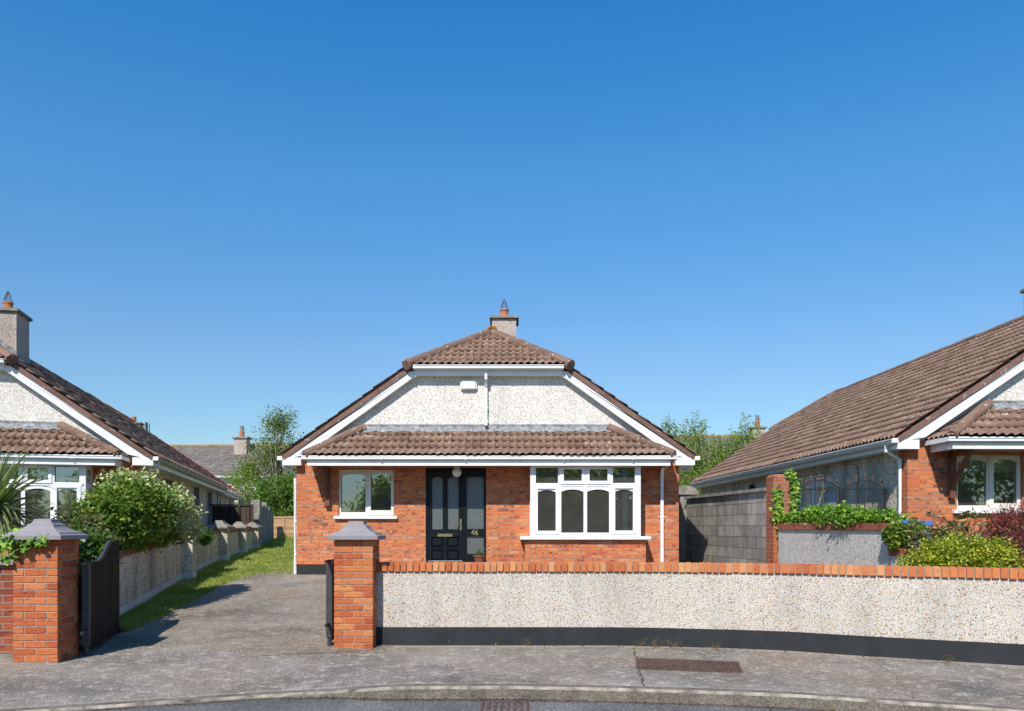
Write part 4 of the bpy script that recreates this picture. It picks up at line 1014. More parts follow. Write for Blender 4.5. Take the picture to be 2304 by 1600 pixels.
# ------------------------------------------------------------------ front wall
FW = empty('front_wall', (1.5, 9.43, 0), 0, 'long curved pebbledash wall with brick coping and charcoal base, along the footpath', 'wall')
def ribbon(pts, off0, off1, z0, z1, name, mat, parent, origin, uvlen=True, closed_ends=True, taper=0):
    V = []; UVs = []; s = 0; N = len(pts)
    for i, p in enumerate(pts):
        q0 = pts[max(0, i-1)]; q1 = pts[min(N-1, i+1)]; d = (q1-q0); d.z = 0; d.normalize(); nn = Vector((-d.y, d.x, 0))
        if i: s += (p-pts[i-1]).length
        a = p+nn*off0; b = p+nn*off1
        for (c, z) in ((a, z0), (a, z1), (b, z1), (b, z0)): V.append((c.x-origin[0], c.y-origin[1], z-origin[2])); UVs.append((s, z))
    Fc = []; UF = []
    for i in range(N-1):
        for j in range(4):
            k = (j+1) % 4; Fc.append((i*4+j, i*4+k, (i+1)*4+k, (i+1)*4+j))
    Fc += [(3, 2, 1, 0), ((N-1)*4, (N-1)*4+1, (N-1)*4+2, (N-1)*4+3)]
    me = bpy.data.meshes.new(name); me.from_pydata(V, [], Fc)
    bm = bmesh.new(); bm.from_mesh(me); bmesh.ops.recalc_face_normals(bm, faces=bm.faces); bm.to_mesh(me); bm.free()
    l = me.uv_layers.new(name='UVMap')
    for lp in me.loops: l.data[lp.index].uv = UVs[lp.vertex_index]
    me.materials.append(mat); o = bpy.data.objects.new(name, me); COL.objects.link(o); o.parent = parent; return o
FO = (1.5, 9.43, 0)
ribbon(wallpts, 0, .215, .215, .875, 'pebbledash_face', M['pebble_front'], FW, FO)
ribbon(wallpts, -.018, .23, -.05, .213, 'painted_base', M['plinth'], FW, FO)
ribbon(wallpts, .0, .215, .876, .972, 'mortar_bed', M['mortar'], FW, FO)
cp = MB(); s = 0; acc = [0]
for i in range(1, len(wallpts)): acc.append(acc[-1]+(wallpts[i]-wallpts[i-1]).length)
def wp(t):
    x = float(np.interp(t, acc, [p.x for p in wallpts])); y = float(np.interp(t, acc, [p.y for p in wallpts])); return Vector((x, y, 0))
t = .0
while t < acc[-1]-.08:
    a = wp(t); b = wp(t+.066); d = (b-a).normalized(); nn = Vector((-d.y, d.x, 0)); j = random.uniform(-.003, .003); jz = random.uniform(-.003, .003)
    o = Vector(FO); a = a-o; b = b-o
    P = [a+nn*(-.028+j), b+nn*(-.028+j), b+nn*.232, a+nn*.232]
    cp.add([(q.x, q.y, .872+jz) for q in P]+[(q.x, q.y, .978+jz) for q in P], [(0,3,2,1),(4,5,6,7),(0,1,5,4),(1,2,6,5),(2,3,7,6),(3,0,4,7)])
    t += .0762
cp.build('brick_coping', M['coping'], FW, bevel=.005)

# ------------------------------------------------------------------ gate pillars
def cap_profile(): # (half width, z) ogee with steps
    return [(.292, 0), (.292, .048), (.262, .058), (.252, .078), (.228, .082), (.205, .092), (.175, .108), (.150, .128), (.135, .150), (.132, .162), (.112, .166), (.100, .180), (.092, .200), (.088, .216), (.001, .220)]
def square_loft(mb, prof, c=(0, 0), z0=0):
    V = []
    for (h, z) in prof:
        for (a, b) in ((-1, -1), (1, -1), (1, 1), (-1, 1)): V.append((c[0]+a*h, c[1]+b*h, z0+z))
    n = len(prof)
    fs = [(i*4+j, i*4+(j+1) % 4, (i+1)*4+(j+1) % 4, (i+1)*4+j) for i in range(n-1) for j in range(4)]+[(3, 2, 1, 0), ((n-1)*4, (n-1)*4+1, (n-1)*4+2, (n-1)*4+3)]
    mb.add(V, fs, r=.5)
def pillar(x, y, rz, label, top=1.252):
    P = empty('gate_pillar', (x, y, 0), rz, label, 'gate pillar')
    # real courses: each brick a box proud of a mortar core
    core = MB(); core.box(-.217, .217, -.217, .217, -.05, top-.001); core.build('mortar_core', M['mortar'], P)
    b = MB(); z = top-.0; k = 0
    hw = .2245
    while z > .0:
        z1 = z-.005; z0 = z-.070
        if z0 < -.03: z0 = -.03
        odd = k % 2; g = .005
        def run(odd):
            return [(-hw, -g), (g, hw)] if odd else [(-hw, -.117), (-.107, .107), (.117, hw)]
        for (a, c) in run(odd):   # front & back
            for (y0, y1) in ((-hw+random.uniform(-.001, .002), -.15), (.15, hw)):
                b.box(a+(0 if a > -hw else 0), c, y0, y1, z0, z1)
        for (a, c) in run(1-odd):
            aa = max(a, -.149); cc = min(c, .149)
            for (x0, x1) in ((-hw, -.15), (.15, hw+random.uniform(-.002, .001))): b.box(x0, x1, aa, cc, z0, z1)
        z -= .0745; k += 1
    br = b.build('brickwork', M['pillar_brick'], P, bevel=.003)
    c = MB(); square_loft(c, cap_profile(), (0, 0), top); c.build('cap', M['cap'], P, bevel=.004)
    return P
def pb():
    t = NT('pillar_brick'); o = t.obj(); r = t.attr()
    col = t.ramp(r, [(0, (.50,.12,.045)), (.25, (.58,.19,.065)), (.45, (.44,.095,.04)), (.65, (.62,.25,.095)), (.85, (.52,.14,.05)), (1, (.36,.075,.035))])
    n = t.noise(t.map(o, (6, 6, 14)), 1.5, 5, .7, 1.4); col = t.mix(t.ramp(n, [(.53, 0), (.72, .85)]), col, (.13,.035,.025))
    f = t.noise(o, 70, 5, .75); col = t.mix(.5, col, t.ramp(f, [(.3, .45), (.65, 1.1)]), 'MULTIPLY')
    wsh = t.ramp(t.noise(o, 9, 4, .7), [(.64, 0), (.75, .4)]); col = t.mix(wsh, col, (.55,.45,.38))
    h = t.math('ADD', t.noise(t.map(o, (1, 1, 2)), 22, 4, .7), t.math('MULTIPLY', f, .5))
    return t.fin(col, .88, t.bump(h, .8, .010), .2)
M['pillar_brick'] = pb()
P1 = pillar(-1.83, 9.19+.225, 0, 'brick gate pillar with grey cap at the left end of the front wall')
P2 = pillar(-4.93, 8.18+.26, .05, 'brick gate pillar with grey cap and ivy, beside the left gate', 1.268)
# low wall left of the left pillar
LW = empty('low_brick_wall', (-6.2, 8.4, 0), .18, 'low dark brick wall with grey coping at the left edge, beside the ivy pillar', 'wall')
e = MB().slab(-1.8, 1.02, .06, 1.0, -.08, .12).build('brickwork', M['brick_dark'], LW, normals=False)
MB().slab(-1.8, 1.02, -.1, .06, -.075, .115).build('footing', M['concrete'], LW)
e = MB(); e.prism([(-.13, 1.0), (-.13, 1.03), (-.09, 1.07), (.02, 1.10), (.13, 1.07), (.17, 1.03), (.17, 1.0)], 'x', -1.8, 1.02); e.build('coping', M['cap'], LW)

# ------------------------------------------------------------------ driveway gates
def gate(loc, rz, label, flip=1):
    g = empty('driveway_gate', loc, rz, label, 'gate', 'black boarded driveway gates standing open')
    L = 1.56; z0 = .07; zl = 1.01; zh = 1.235
    po = MB(); po.box(-.035, .035, -.035, .035, .11, 1.0); po.lathe([(.001, -.01), (.028, -.01), (.028, .12), (.001, .12)], (0, 0, 0), 10); po.build('hinge_post', M['gate_paint'], g)
    fr = MB()
    def ztop(x):
        t = (x-.50)/.72; t = min(1, max(0, t)); s = t*t*(3-2*t); return zl+(zh-zl)*s
    n = 13; w_ = (L-.07)/n
    bd = MB()
    for i in range(n):
        a = .05+i*w_; b = a+w_-.012; y0 = -.030+random.uniform(-.002, .002)
        za, zb = ztop(a)-.0, ztop(b)-.0
        bd.add([(a, y0, z0), (b, y0, z0), (b, y0+.02, z0), (a, y0+.02, z0), (a, y0, za), (b, y0, zb), (b, y0+.02, zb), (a, y0+.02, za)], [(0,3,2,1),(4,5,6,7),(0,1,5,4),(1,2,6,5),(2,3,7,6),(3,0,4,7)])
    bd.build('boards', M['gate_board'], g, bevel=.003)
    xs = np.linspace(.04, L, 24)
    for a, b in zip(xs[:-1], xs[1:]):
        za, zb = ztop(a)-.03, ztop(b)-.03
        fr.add([(a, -.009, za), (b, -.009, zb), (b, .03, zb), (a, .03, za), (a, -.009, za+.035), (b, -.009, zb+.035), (b, .03, zb+.035), (a, .03, za+.035)], [(0,3,2,1),(4,5,6,7),(0,1,5,4),(1,2,6,5),(2,3,7,6),(3,0,4,7)])
    fr.box(.04, L, -.0085, .03, z0+.01, z0+.05); fr.box(.04, L, -.0085, .03, .60, .64); fr.box(L-.04, L, -.0095, .03, z0+.051, ztop(L)-.031); fr.box(.0355, .075, -.0095, .03, z0+.051, .97)
    fr.build('frame', M['gate_paint'], g)
    rv = MB()
    for i in range(n):
        for zz in (.60, .97): rv.box(.05+i*w_+.035, .05+i*w_+.047, -.036, -.032, zz, zz+.012)
    rv.build('bolts', M['iron'], g)
    hg = MB(); hg.box(-.20, .03, -.012, .012, .985, 1.02); hg.box(-.20, .03, -.012, .012, .25, .285); hg.build('hinges', M['iron'], g)
    return g
M['gate_paint'] = plain('charcoal_gate_paint', (.045,.046,.050), .5, .25, 8, .4)
M['gate_board'] = plain('dark_gate_board', (.016,.014,.014), .7, .35, 12, .12, bumpy=.3)
g1p = (-4.63, 8.66, 0)
gate(g1p, math.atan2(1.53, -.41), 'black boarded gate standing open beside the ivy pillar on the left')
g2 = gate((-2.135, 9.33, 0), math.atan2(1.55, .02), 'black boarded gate seen edge on behind the middle brick pillar')

# ------------------------------------------------------------------ left boundary wall with piers
BW = empty('boundary_wall', (-5.48, 11.04, .09), 0, 'pebbledash garden wall with capped piers running back along the grass strip', 'wall')
org = Vector((-5.48, 11.04, .09))
def LWp(y): return Vector((lw(y), y))
seg = [(8.9, 15.6), (16.05, 20.6), (21.05, 24.8), (25.25, 28.8)]
tops = [(.96, 1.27), (1.28, 1.325), (1.335, 1.345), (1.345, 1.35)]
wl_, cp_, pl_ = MB(), MB(), MB()
for (a, b), (ta, tb) in zip(seg, tops):
    A_, B_ = LWp(a), LWp(b); oo = Vector((org.x, org.y)); A_ = A_-oo; B_ = B_-oo; zo = org.z
    hw = .11
    for mb, w_, z0, z1 in ((wl_, hw, (zg(a)+.16-zo, zg(b)+.16-zo), (ta-.10-zo, tb-.10-zo)), (cp_, hw+.02, (ta-.099-zo, tb-.099-zo), (ta-zo, tb-zo)), (pl_, hw+.015, (zg(a)-.15-zo, zg(b)-.15-zo), (zg(a)+.159-zo, zg(b)+.159-zo))):
        mb.obox(A_-Vector((.11, 0)), B_-Vector((.11, 0)), w_, z0, z1)
wl_.build('pebbledash_face', M['pebble_grey'], BW); cp_.build('brick_coping', M['coping_dark'], BW); pl_.build('rendered_base', M['render_w'], BW)
for i, y in enumerate((15.83, 20.83, 25.03, 29.0)):
    c = LWp(y)-Vector((org.x, org.y)); base = zg(y)-org.z; tp = (1.30, 1.365, 1.365, 1.37)[i]-org.z
    pm = MB(); pm.obox((c.x+.053, c.y-.21), (c.x-.053, c.y+.21), .20, base-.1, tp); pr = pm.build('pier', M['pebble_grey'] , BW)
    pb_ = MB(); pb_.obox((c.x+.057, c.y-.23), (c.x-.057, c.y+.23), .22, base-.1, base+.17); pb_.build('pier_base', M['render_w'], pr)
    if i:
        cpm = MB(); square_loft(cpm, [(h*1.0, z*.95) for h, z in cap_profile()], (c.x, c.y), tp); cpm.build('pier_cap', M['concrete'], pr)
# block garden wall beyond, with concrete posts
BK = empty('block_wall', (-9.56, 29.5, .5), 0, 'tall grey block wall with concrete posts beyond the capped piers', 'wall')
bo = Vector((-9.56, 29.5, .5)); k = MB(); ps = MB()
pts = [(-9.50, 29.6), (-10.5, 33.2), (-11.5, 36.9), (-12.6, 41), (-13.75, 45.3)]; tz = [2.25, 2.32, 2.30, 2.28]
for (a, b), z in zip(zip(pts[:-1], pts[1:]), tz):
    k.obox((a[0]-bo.x, a[1]-bo.y), (b[0]-bo.x, b[1]-bo.y), .10, 0-.2, z-bo.z)
for i, a in enumerate(pts): ps.obox((a[0]-bo.x, a[1]-bo.y-.12), (a[0]-bo.x, a[1]-bo.y+.12), .16, -.2, (2.42, 2.30, 2.55, 2.38, 2.3)[i]-bo.z)
k.build('blockwork', M['block'], BK); ps.build('posts', M['concrete'], BK)
# dark side gate by left bungalow rear, between house and wall
SG = empty('side_gate', (-10.6, 29.0, .55), 0, 'dark timber side gate with iron spikes between left house and garden wall', 'gate')
e = MB(); 
for i in range(9): e.box(-1.15+i*.26, -1.15+i*.26+.25, 0, .03, -.1, 1.62)
e.build('boards', M['fence_dark'], SG)
e = MB(); e.box(-1.2, 1.2, -.05, -.01, 1.63, 1.68); e.box(-1.2, 1.2, -.05, -.01, .2, .25)
for i in range(7): e.tube([(-1.1+i*.36, -.03, .1), (-1.1+i*.36, -.03, 1.78), (-1.1+i*.36, -.03, 1.95)], [.018, .018, .002], n=5)
e.build('iron_frame', M['iron'], SG)
# timber fence at the far end
FN = empty('timber_fence', (-11.5, 46.2, .82), 0, 'low tan larch lap timber fence across the end of the grass', 'fence')
e = MB(); e.box(-2.6, 9.0, 0, .04, -.2, 1.20); e.build('panels', M['fence'], FN)
e = MB()
for i in range(14): e.box(-2.6+i*.86, -2.53+i*.86, -.05, -.001, -.2, 1.22)
e.box(-2.6, 9.0, -.03, -.001, 1.1, 1.2); e.build('battens', M['fence'], FN)

# ------------------------------------------------------------------ right side: block wall, pier, low wall, gates
RB = empty('block_wall', (4.7, 17.5, .3), 0, 'grey concrete block wall with coping slabs right of the middle bungalow', 'wall')
def uvwall(mb, name, mat, parent): return mb.build(name, mat, parent)
a, b = (4.99, 15.25), (4.43, 19.75); o2 = Vector((4.7, 17.5)); an = math.atan2(b[1]-a[1], b[0]-a[0]); RBp = RB; RB.rotation_euler = (0, 0, an); Lw = math.hypot(b[0]-a[0], b[1]-a[1])
MB().slab(-Lw/2, Lw/2, -.5, 1.78, -.0, .10).build('blockwork', M['block'], RB, normals=False)
e = MB()
x = -Lw/2
while x < Lw/2:
    e.box(x+.003, min(x+.597, Lw/2), -.03, .16, 1.781+random.uniform(0, .004), 1.855); x += .6
e.build('coping', M['concrete'], RB, bevel=.008)
GP = empty('concrete_post', (4.30, 19.95, .4), 0, 'concrete post with flat cap at the far end of the block wall', 'post')
e = MB(); e.box(-.10, .28, -.05, .25, -.1, 1.80); e.build('post', M['concrete'], GP, bevel=.01)
e = MB(); e.box(-.2, .36, -.10, .33, 1.801, 1.90); e.build('cap', M['concrete'], GP, bevel=.01)
e = MB(); e.prism([(.33*math.cos(t)-.0+.14, 1.90+.17*math.sin(t)) for t in np.linspace(0, math.pi, 14)], 'y', .5, .62); e.build('round_coping', M['concrete'], GP)
BP = empty('brick_pier', (5.035, 14.92, .35), 0, 'rust red brick pier with ivy between the block wall and iron gates', 'pier')
e = MB(); e.slab(-.205, .205, -.4, 1.95, -.21, .21); e.build('brickwork', M['brick_pier'], BP, normals=False)
e = MB(); square_loft(e, [(.208, 0), (.208, .03), (.17, .075), (.001, .085)], (0, 0), 1.951); e.build('cap', M['brick_pier'], BP)
# boundary wall between the gardens (along depth)
GB = empty('garden_wall', (5.28, 11.2, 0), R(8.5), 'stepped pebbledash garden wall with dark brick coping between the two gardens', 'wall')
MB().slab(-.02, 3.2, 0, 1.35, 0, .2, axis='x').build('pebbledash_face', M['pebble_lit'], GB, normals=False)
MB().slab(-3.0, -.022, 0, 1.0, 0, .2, axis='x').build('pebbledash_face', M['pebble_lit'], GB, normals=False)
def cope(y0, y1, z):
    cb = MB(); y = y0
    while y < y1-.05: cb.box(-.03, .22, y+.004, y+.070, z+random.uniform(-.002, .002), z+.104); y += .0755
    cb.build('brick_coping', M['coping_maroon'], GB, bevel=.004)
cope(-.05, 3.2, 1.352); cope(-3.0, -.05, 1.003)
MB().box(-.02, .21, -.12, -.052, 1.108, 1.455).build('step_brick', M['coping'], GB, bevel=.004)
# iron gates
def iron_gate(x0, x1, label, s_):
    g = empty('iron_gate', ((x0+x1)/2, 14.75, .45), 0, label, 'gate', 'pair of black wrought iron side gates')
    w_ = (x1-x0)/2; fr = MB(); zr = 1.66; za = 1.80
    fr.box(-w_, -w_+.045, -.022, .022, 0, zr); fr.box(w_-.045, w_, -.022, .022, 0, zr)
    fr.box(-w_+.045, w_-.045, -.014, .014, zr-.028, zr); fr.box(-w_+.045, w_-.045, -.014, .014, .05, .075)
    pts = [(-w_+.02+2*(w_-.02)*t, 0, zr+(.15*math.sin(math.pi*t))) for t in np.linspace(0, 1, 14)]; fr.tube(pts, .011, n=5)
    fr.build('frame', M['iron'], g)
    for i in range(5):
        t = (i+.62)/5.25; x = -w_+2*w_*t; bb = MB(); zt = zr+.15*math.sin(math.pi*t)+.02
        bb.tube([(x, 0, .06), (x, 0, zt)], .008, n=5)
        if i % 2 == 0:
            for j in range(6):
                a = j*math.pi/3; bb.tube([(x, 0, .72), (x+.03*math.cos(a), .03*math.sin(a), .76), (x+.042*math.cos(a+.5), .042*math.sin(a+.5), .80), (x+.03*math.cos(a+1), .03*math.sin(a+1), .84), (x, 0, .88)], .006, n=4)
        bo_ = bb.build('bar', M['bar_rust'], g)
        f = MB(); f.tube([(x, 0, zt-.02), (x, 0, zt+.03), (x, 0, zt+.07), (x, 0, zt+.13)], [.014, .01, .018, .002], n=6)
        for s2 in (-1, 1): f.tube([(x, 0, zt+.02), (x+s2*.028, 0, zt+.06), (x+s2*.038, 0, zt+.045)], [.007, .009, .003], n=5)
        f.box(x-.018, x+.018, -.01, .01, zt+.012, zt+.024)
        f.build('finial', M['rust'], bo_)
    return g
M['bar_rust'] = plain('worn_black_iron', (.035,.028,.025), .6, .5, 18, .3)
iron_gate(5.28, 6.11, 'wrought iron gate leaf beside the brick pier', -1)
iron_gate(6.13, 6.93, 'wrought iron gate leaf beside the white downpipe of the right house', 1)
# blue bin
BN = empty('wheelie_bin', (5.72, 11.7, .24), .1, 'blue wheeled bin behind the ivy covered garden wall', 'bin')
e = MB(); e.add([(-.22,-.24,.05),(.22,-.24,.05),(.22,.24,.05),(-.22,.24,.05),(-.28,-.30,1.15),(.28,-.30,1.15),(.28,.30,1.15),(-.28,.30,1.15)], [(0,3,2,1),(4,5,6,7),(0,1,5,4),(1,2,6,5),(2,3,7,6),(3,0,4,7)]); e.build('bin_body', M['blue'], BN, bevel=.02)
e = MB(); e.prism([(-.33, 1.16), (.33, 1.16), (.33, 1.19), (.2, 1.26), (-.28, 1.25), (-.33, 1.19)], 'x', -.30, .30); e.build('lid', M['blue'], BN, bevel=.015)
e = MB(); e.tube([(-.25, .34, 1.12), (.25, .34, 1.12)], .018, n=8); e.build('handle', M['blue'], BN)
for s_ in (-1, 1):
    e = MB(); e.tube([(s_*.22, .25, .1), (s_*.27, .25, .1)], .1, n=16); e.build('wheel', M['iron'], BN)

# ------------------------------------------------------------------ street pieces
CV = empty('utility_cover', (0, 0, 0), 0, 'rusty ribbed steel utility cover set in the footpath', 'utility cover')
c4 = [Vector((1.235, 7.84, 0)), Vector((2.2, 7.63, 0)), Vector((2.325, 8.21, 0)), Vector((1.325, 8.45, 0))]
cen = sum(c4, Vector())/4; CV.location = cen; q = [p-cen for p in c4]
def lerp2(s, t): return (q[0]*(1-s)+q[1]*s)*(1-t)+(q[3]*(1-s)+q[2]*s)*t
def quadbox(mb, s0, s1, t0, t1, z0, z1):
    P = [lerp2(s0, t0), lerp2(s1, t0), lerp2(s1, t1), lerp2(s0, t1)]
    mb.add([(p.x, p.y, z0) for p in P]+[(p.x, p.y, z1) for p in P], [(0,3,2,1),(4,5,6,7),(0,1,5,4),(1,2,6,5),(2,3,7,6),(3,0,4,7)])
e = MB(); quadbox(e, 0, 1, 0, 1, -.02, .006); e.build('plate', M['rust'], CV)
e = MB(); n = 38
for i in range(n): quadbox(e, (i+.15)/n, (i+.60)/n, .03, .97, .0065, .022)
e.build('ribs', M['rust'], CV)
e = MB()
for (a, b, c, d) in ((-.012, 1.012, -.02, 0), (-.012, 1.012, 1, 1.02), (-.012, 0, 0, 1), (1, 1.012, 0, 1)): quadbox(e, a, b, c, d, -.02, .010)
e.build('rim', M['rust'], CV)
DG = empty('road_drain', (-.06, 6.66, KZ+.004), 0, 'small cast iron road drain grate against the kerb', 'drain')
MB().box(-.20, .20, -.17, .17, -.2, -.06).build('drain_pit', M['soil'], DG)
e = MB(); xs = np.linspace(-.19, .19, 8); 
for x in xs: e.box(x-.011, x+.011, -.19, .19, -.05, .010)
for y in (-.19, .0, .19): e.box(-.20, .20, y-.010, y+.010, -.045, .0085)
e.build('grate', M['rust'], DG, bevel=.003)
# pot plant
PP = empty('plant_pot', (-.51+.02, 16.62, .405), 0, 'small terracotta pot of lavender beside the front door', 'plant pot')
PP.location = at(1079, 1264, 16.66)
e = MB(); e.lathe([(.001, 0), (.075, 0), (.115, .15), (.13, .155), (.13, .18), (.11, .18), (.1, .15), (.001, .15)], (0, 0, 0), 18); e.build('pot', M['pot_glaze'], PP, smooth=False)
rs = np.random.default_rng(5); n = 420; C = np.stack([rs.normal(size=n)*.055, rs.normal(size=n)*.05, .17+.16*rs.random(n)**.8], -1)
raw('foliage', leaf_polys(C, .022, 'long', up=.9, rs=rs), 4, M['lavender'], PP, np.clip((C[:, 2]-.15)/.2+rs.normal(size=n)*.15, 0, 1)*.95)
PP.location = ((1079-1152)/F*16.55, 16.55, .634)

# ------------------------------------------------------------------ background houses
def far_house(loc, rz, label, W, D, ze, zr, wins, chims, wallm='pebble_gable'):
    H = empty('two_storey_house', loc, rz, label, 'house')
    MB().slab(0, W, -1, ze, 0, D, [] ).build('wall', M[wallm], H)
    MB().prism([(0, ze), (D, ze), (D/2, zr-.15)], 'x', 0.02, W-.02).build('gable', M[wallm], H)
    ln = math.hypot(D/2+.3, zr-ze)
    tile_plane('roof', (-.2, -.3, ze+.02), (1, 0, 0), (0, (D/2+.3)/ln, (zr-ze)/ln), W+.4, ln, M['tile_grey'], H, spr=3, seed=31)
    tile_plane('roof', (W+.2, D+.3, ze+.02), (-1, 0, 0), (0, -(D/2+.3)/ln, (zr-ze)/ln), W+.4, ln, M['tile_grey'], H, spr=3, seed=32)
    e = MB(); ridge_run(e, (-.2, D/2, zr+.05), (W+.2, D/2, zr+.05), .12); e.build('ridge_tiles', M['tile_lichen'], H, smooth=True)
    MB().box(-.2, W+.2, -.30, -.01, ze-.18, ze-.0).build('fascia', M['white_dirty'], H); MB().box(-.2, W+.2, -.42, -.31, ze-.10, ze+.02).build('gutter', M['white_dirty'], H)
    for (a, b, c, d) in wins:
        f = MB().slab(a, b, c, d, -.04, -.002, [(a+.08, (a+b)/2-.04, c+.08, d-.08), ((a+b)/2+.04, b-.08, c+.08, d-.08)]).build('window', M['timber_red'], H)
        MB().box(a+.05, b-.05, -.015, -.003, c+.05, d-.05).build('pane', M['black'], f)
    for (x, y, z) in chims:
        c = MB().box(x-.5, x+.5, y-.4, y+.4, z-1.8, z).build('chimney', M['pebble_chimney'], H); MB().box(x-.62, x+.62, y-.5, y+.5, z+.001, z+.12).build('chimney_cap', M['concrete'], c)
        MB().lathe([(.001, 0), (.2, 0), (.2, .5), (.001, .5)], (x, y, z+.12), 12).build('chimney_pot', M['terracotta'], c); MB().lathe([(.001, 0), (.13, 0), (.16, .4), (.001, .42)], (x, y, z+.63), 8).build('cowl', M['lead'], c)
    return H
M['tile_lichen'] = tile_mat('lichen_ridge_tile', (.30,.19,.06), (.42,.24,.06), 1.0)
M['timber_red'] = plain('brown_red_window_frame', (.30,.08,.04), .6, .2)
far_house((-30, 60, .3), -.03, 'far two storey house with dark tiled roof and one chimney, behind the left trees', 24, 8, 4.9, 7.55, [(14.9, 16.2, 2.9, 4.2)], [(8.6, 3.1, 8.05)])
far_house((8, 58, .3), 0, 'far two storey house with dark roof behind the thin trees on the right', 24, 8, 5.2, 8.1, [(3.5, 5, 3, 4.4), (8.4, 10, 3, 4.4)], [(2.75, 4, 8.15), (11.1, 4, 8.75)])
# iron railing behind block wall on right
RL = empty('railing', (9.0, 36, .7), 0, 'thin rusty railing in front of the far trees, right of the middle house', 'railing')
e = MB(); e.box(-4, 3, -.02, .02, 2.85, 2.9)
for i in range(8): e.box(-4+i, -3.96+i, -.02, .02, 0, 2.85)
e.build('rails', M['rust'], RL)

# ------------------------------------------------------------------ trees and shrubs
def tree(name, loc, label, cat, env, nc, per, spread, size, mat, bark='bark', seed=1, group=None, r0=.09, nb=26, shell=.4, shape='diamond'):
    T = empty(name, loc, 0, label, cat, group)
    o, cc = foliage('crown', env, nc, per, spread, size, M[mat], T, seed=seed, shell=shell, shape=shape)
    zl = min(e[2]-e[5] for e in env)
    tr = MB(); top = max(e[2] for e in env); x0 = env[0][0]; 
    tr.tube([(0, 0, -.3), (.05*x0, 0, zl*.5+.3), (x0*.4, env[0][1]*.4, env[0][2]*.7)], [r0*1.4, r0, r0*.7], n=8)
    tr.build('trunk', M[bark], T, smooth=True)
    rs = random.Random(seed); tg = [cc[rs.randrange(len(cc))] for _ in range(nb)]
    branches('branches', (x0*.2, env[0][1]*.2, max(.2, zl*.4+.3)), tg, r0*.7, M[bark], T, seed)
    return T
# left background: airy tree + dense evergreen mass
tree('airy_tree', (-15.3, 52, .85), 'tall airy tree with thin spring leaves rising left of the middle roof', 'tree',
     [(-.2, 0, 5.2, 2.2, 1.4, 2.3, 3), (-1.7, 0, 4.2, 1.3, 1.2, 1.6, 1.5), (1.9, 0, 4.8, 1.5, 1.2, 1.7, 2), (.1, 0, 7.2, 1.4, 1, 1.2, 1.5), (2.8, 0, 5.4, .8, .8, 1.1, .8)], 1300, 8, .22, .072, 'tree', 'bark_pale', 3, r0=.11, nb=110, shell=.1)
tree('dense_shrub_tree', (-13.7, 49, .85), 'dense bright green bushy tree behind the timber fence', 'tree',
     [(-.6, 0, 2.0, 1.9, 1.2, 1.7, 3), (.8, 0, 2.6, 1.3, 1.2, 1.9, 2), (-1.6, .4, 1.4, 1.2, 1, 1.2, 1), (.9, 0, 1.2, 1.6, 1, 1.2, 1.5)], 900, 24, .13, .075, 'tree_dense', 'bark', 4, nb=14, shell=.7)
tree('leaning_tree', (-16.6, 50.5, .85), 'yellow green small tree leaning left in front of the far dark roof', 'tree',
     [(-.4, 0, 3.3, 1.2, 1, 1.5, 2), (-.2, 0, 1.9, 1.1, 1, 1.2, 2)], 230, 12, .2, .075, 'birch', 'bark_pale', 6, r0=.06, nb=36, shell=.2)
# right background: whippy birch-like stems
def whippy(loc, label, n, W, hmin, hmax, seed, mat='birch', sz=.062):
    T = empty('whippy_tree', loc, 0, label, 'tree', 'thin stemmed trees behind the right hand passage')
    rs = random.Random(seed); st = MB(); C = []
    for i in range(n):
        x = rs.uniform(-W, W); h = rs.uniform(hmin, hmax)*(1-.25*abs(x/W)); b = Vector((x*.6, rs.uniform(-.5, .5), -.2)); p = [b]
        dx = (x*.4)/6+rs.uniform(-.05, .05)
        for k in range(1, 8): p.append(b+Vector((dx*k+rs.uniform(-.06, .06), rs.uniform(-.05, .05)*k, h*k/7)))
        st.tube(p, [.028*(1-k/8)+.004 for k in range(8)], n=4)
        for k in range(330):
            t = rs.uniform(.12, 1)**.8; i0 = min(6, int(t*7)); q = p[i0].lerp(p[i0+1], t*7-i0); s_ = .36*(1-t)+.07
            C.append(q+Vector((rs.gauss(0, s_), rs.gauss(0, s_), rs.gauss(0, .15))))
        for k in range(7):
            t = rs.uniform(.3, .9); i0 = int(t*7); q = p[i0].lerp(p[min(7, i0+1)], .5); st.tube([q, q+Vector((rs.uniform(-.3, .3), 0, rs.uniform(.2, .5)))], [.009, .003], n=3)
    st.build('stems', M['bark_pale'], T); r2 = np.random.default_rng(seed)
    raw('crown', leaf_polys(np.array([tuple(c) for c in C]), sz, 'diamond', rs=r2), 4, M[mat], T)
whippy((8.6, 44, .8), 'whippy young tree nearest the middle house roof, right side', 58, 2.1, 4.9, 7.1, 1)
whippy((11.0, 45, .8), 'whippy young tree with the tallest shoots behind the passage', 60, 2.2, 5.0, 7.8, 2)
whippy((13.4, 44.5, .8), 'whippy young tree half hidden behind the right roof', 58, 2.2, 5.0, 7.4, 3)
tree('bushy_undergrowth', (11.2, 42, .6), 'low bright green undergrowth behind the concrete post', 'shrub', [(-2.2, 0, 2.2, 2.0, 1, 2.2, 1), (.6, 0, 2.5, 2.2, 1, 2.5, 1.2)], 700, 12, .22, .06, 'birch', seed=9, nb=10)

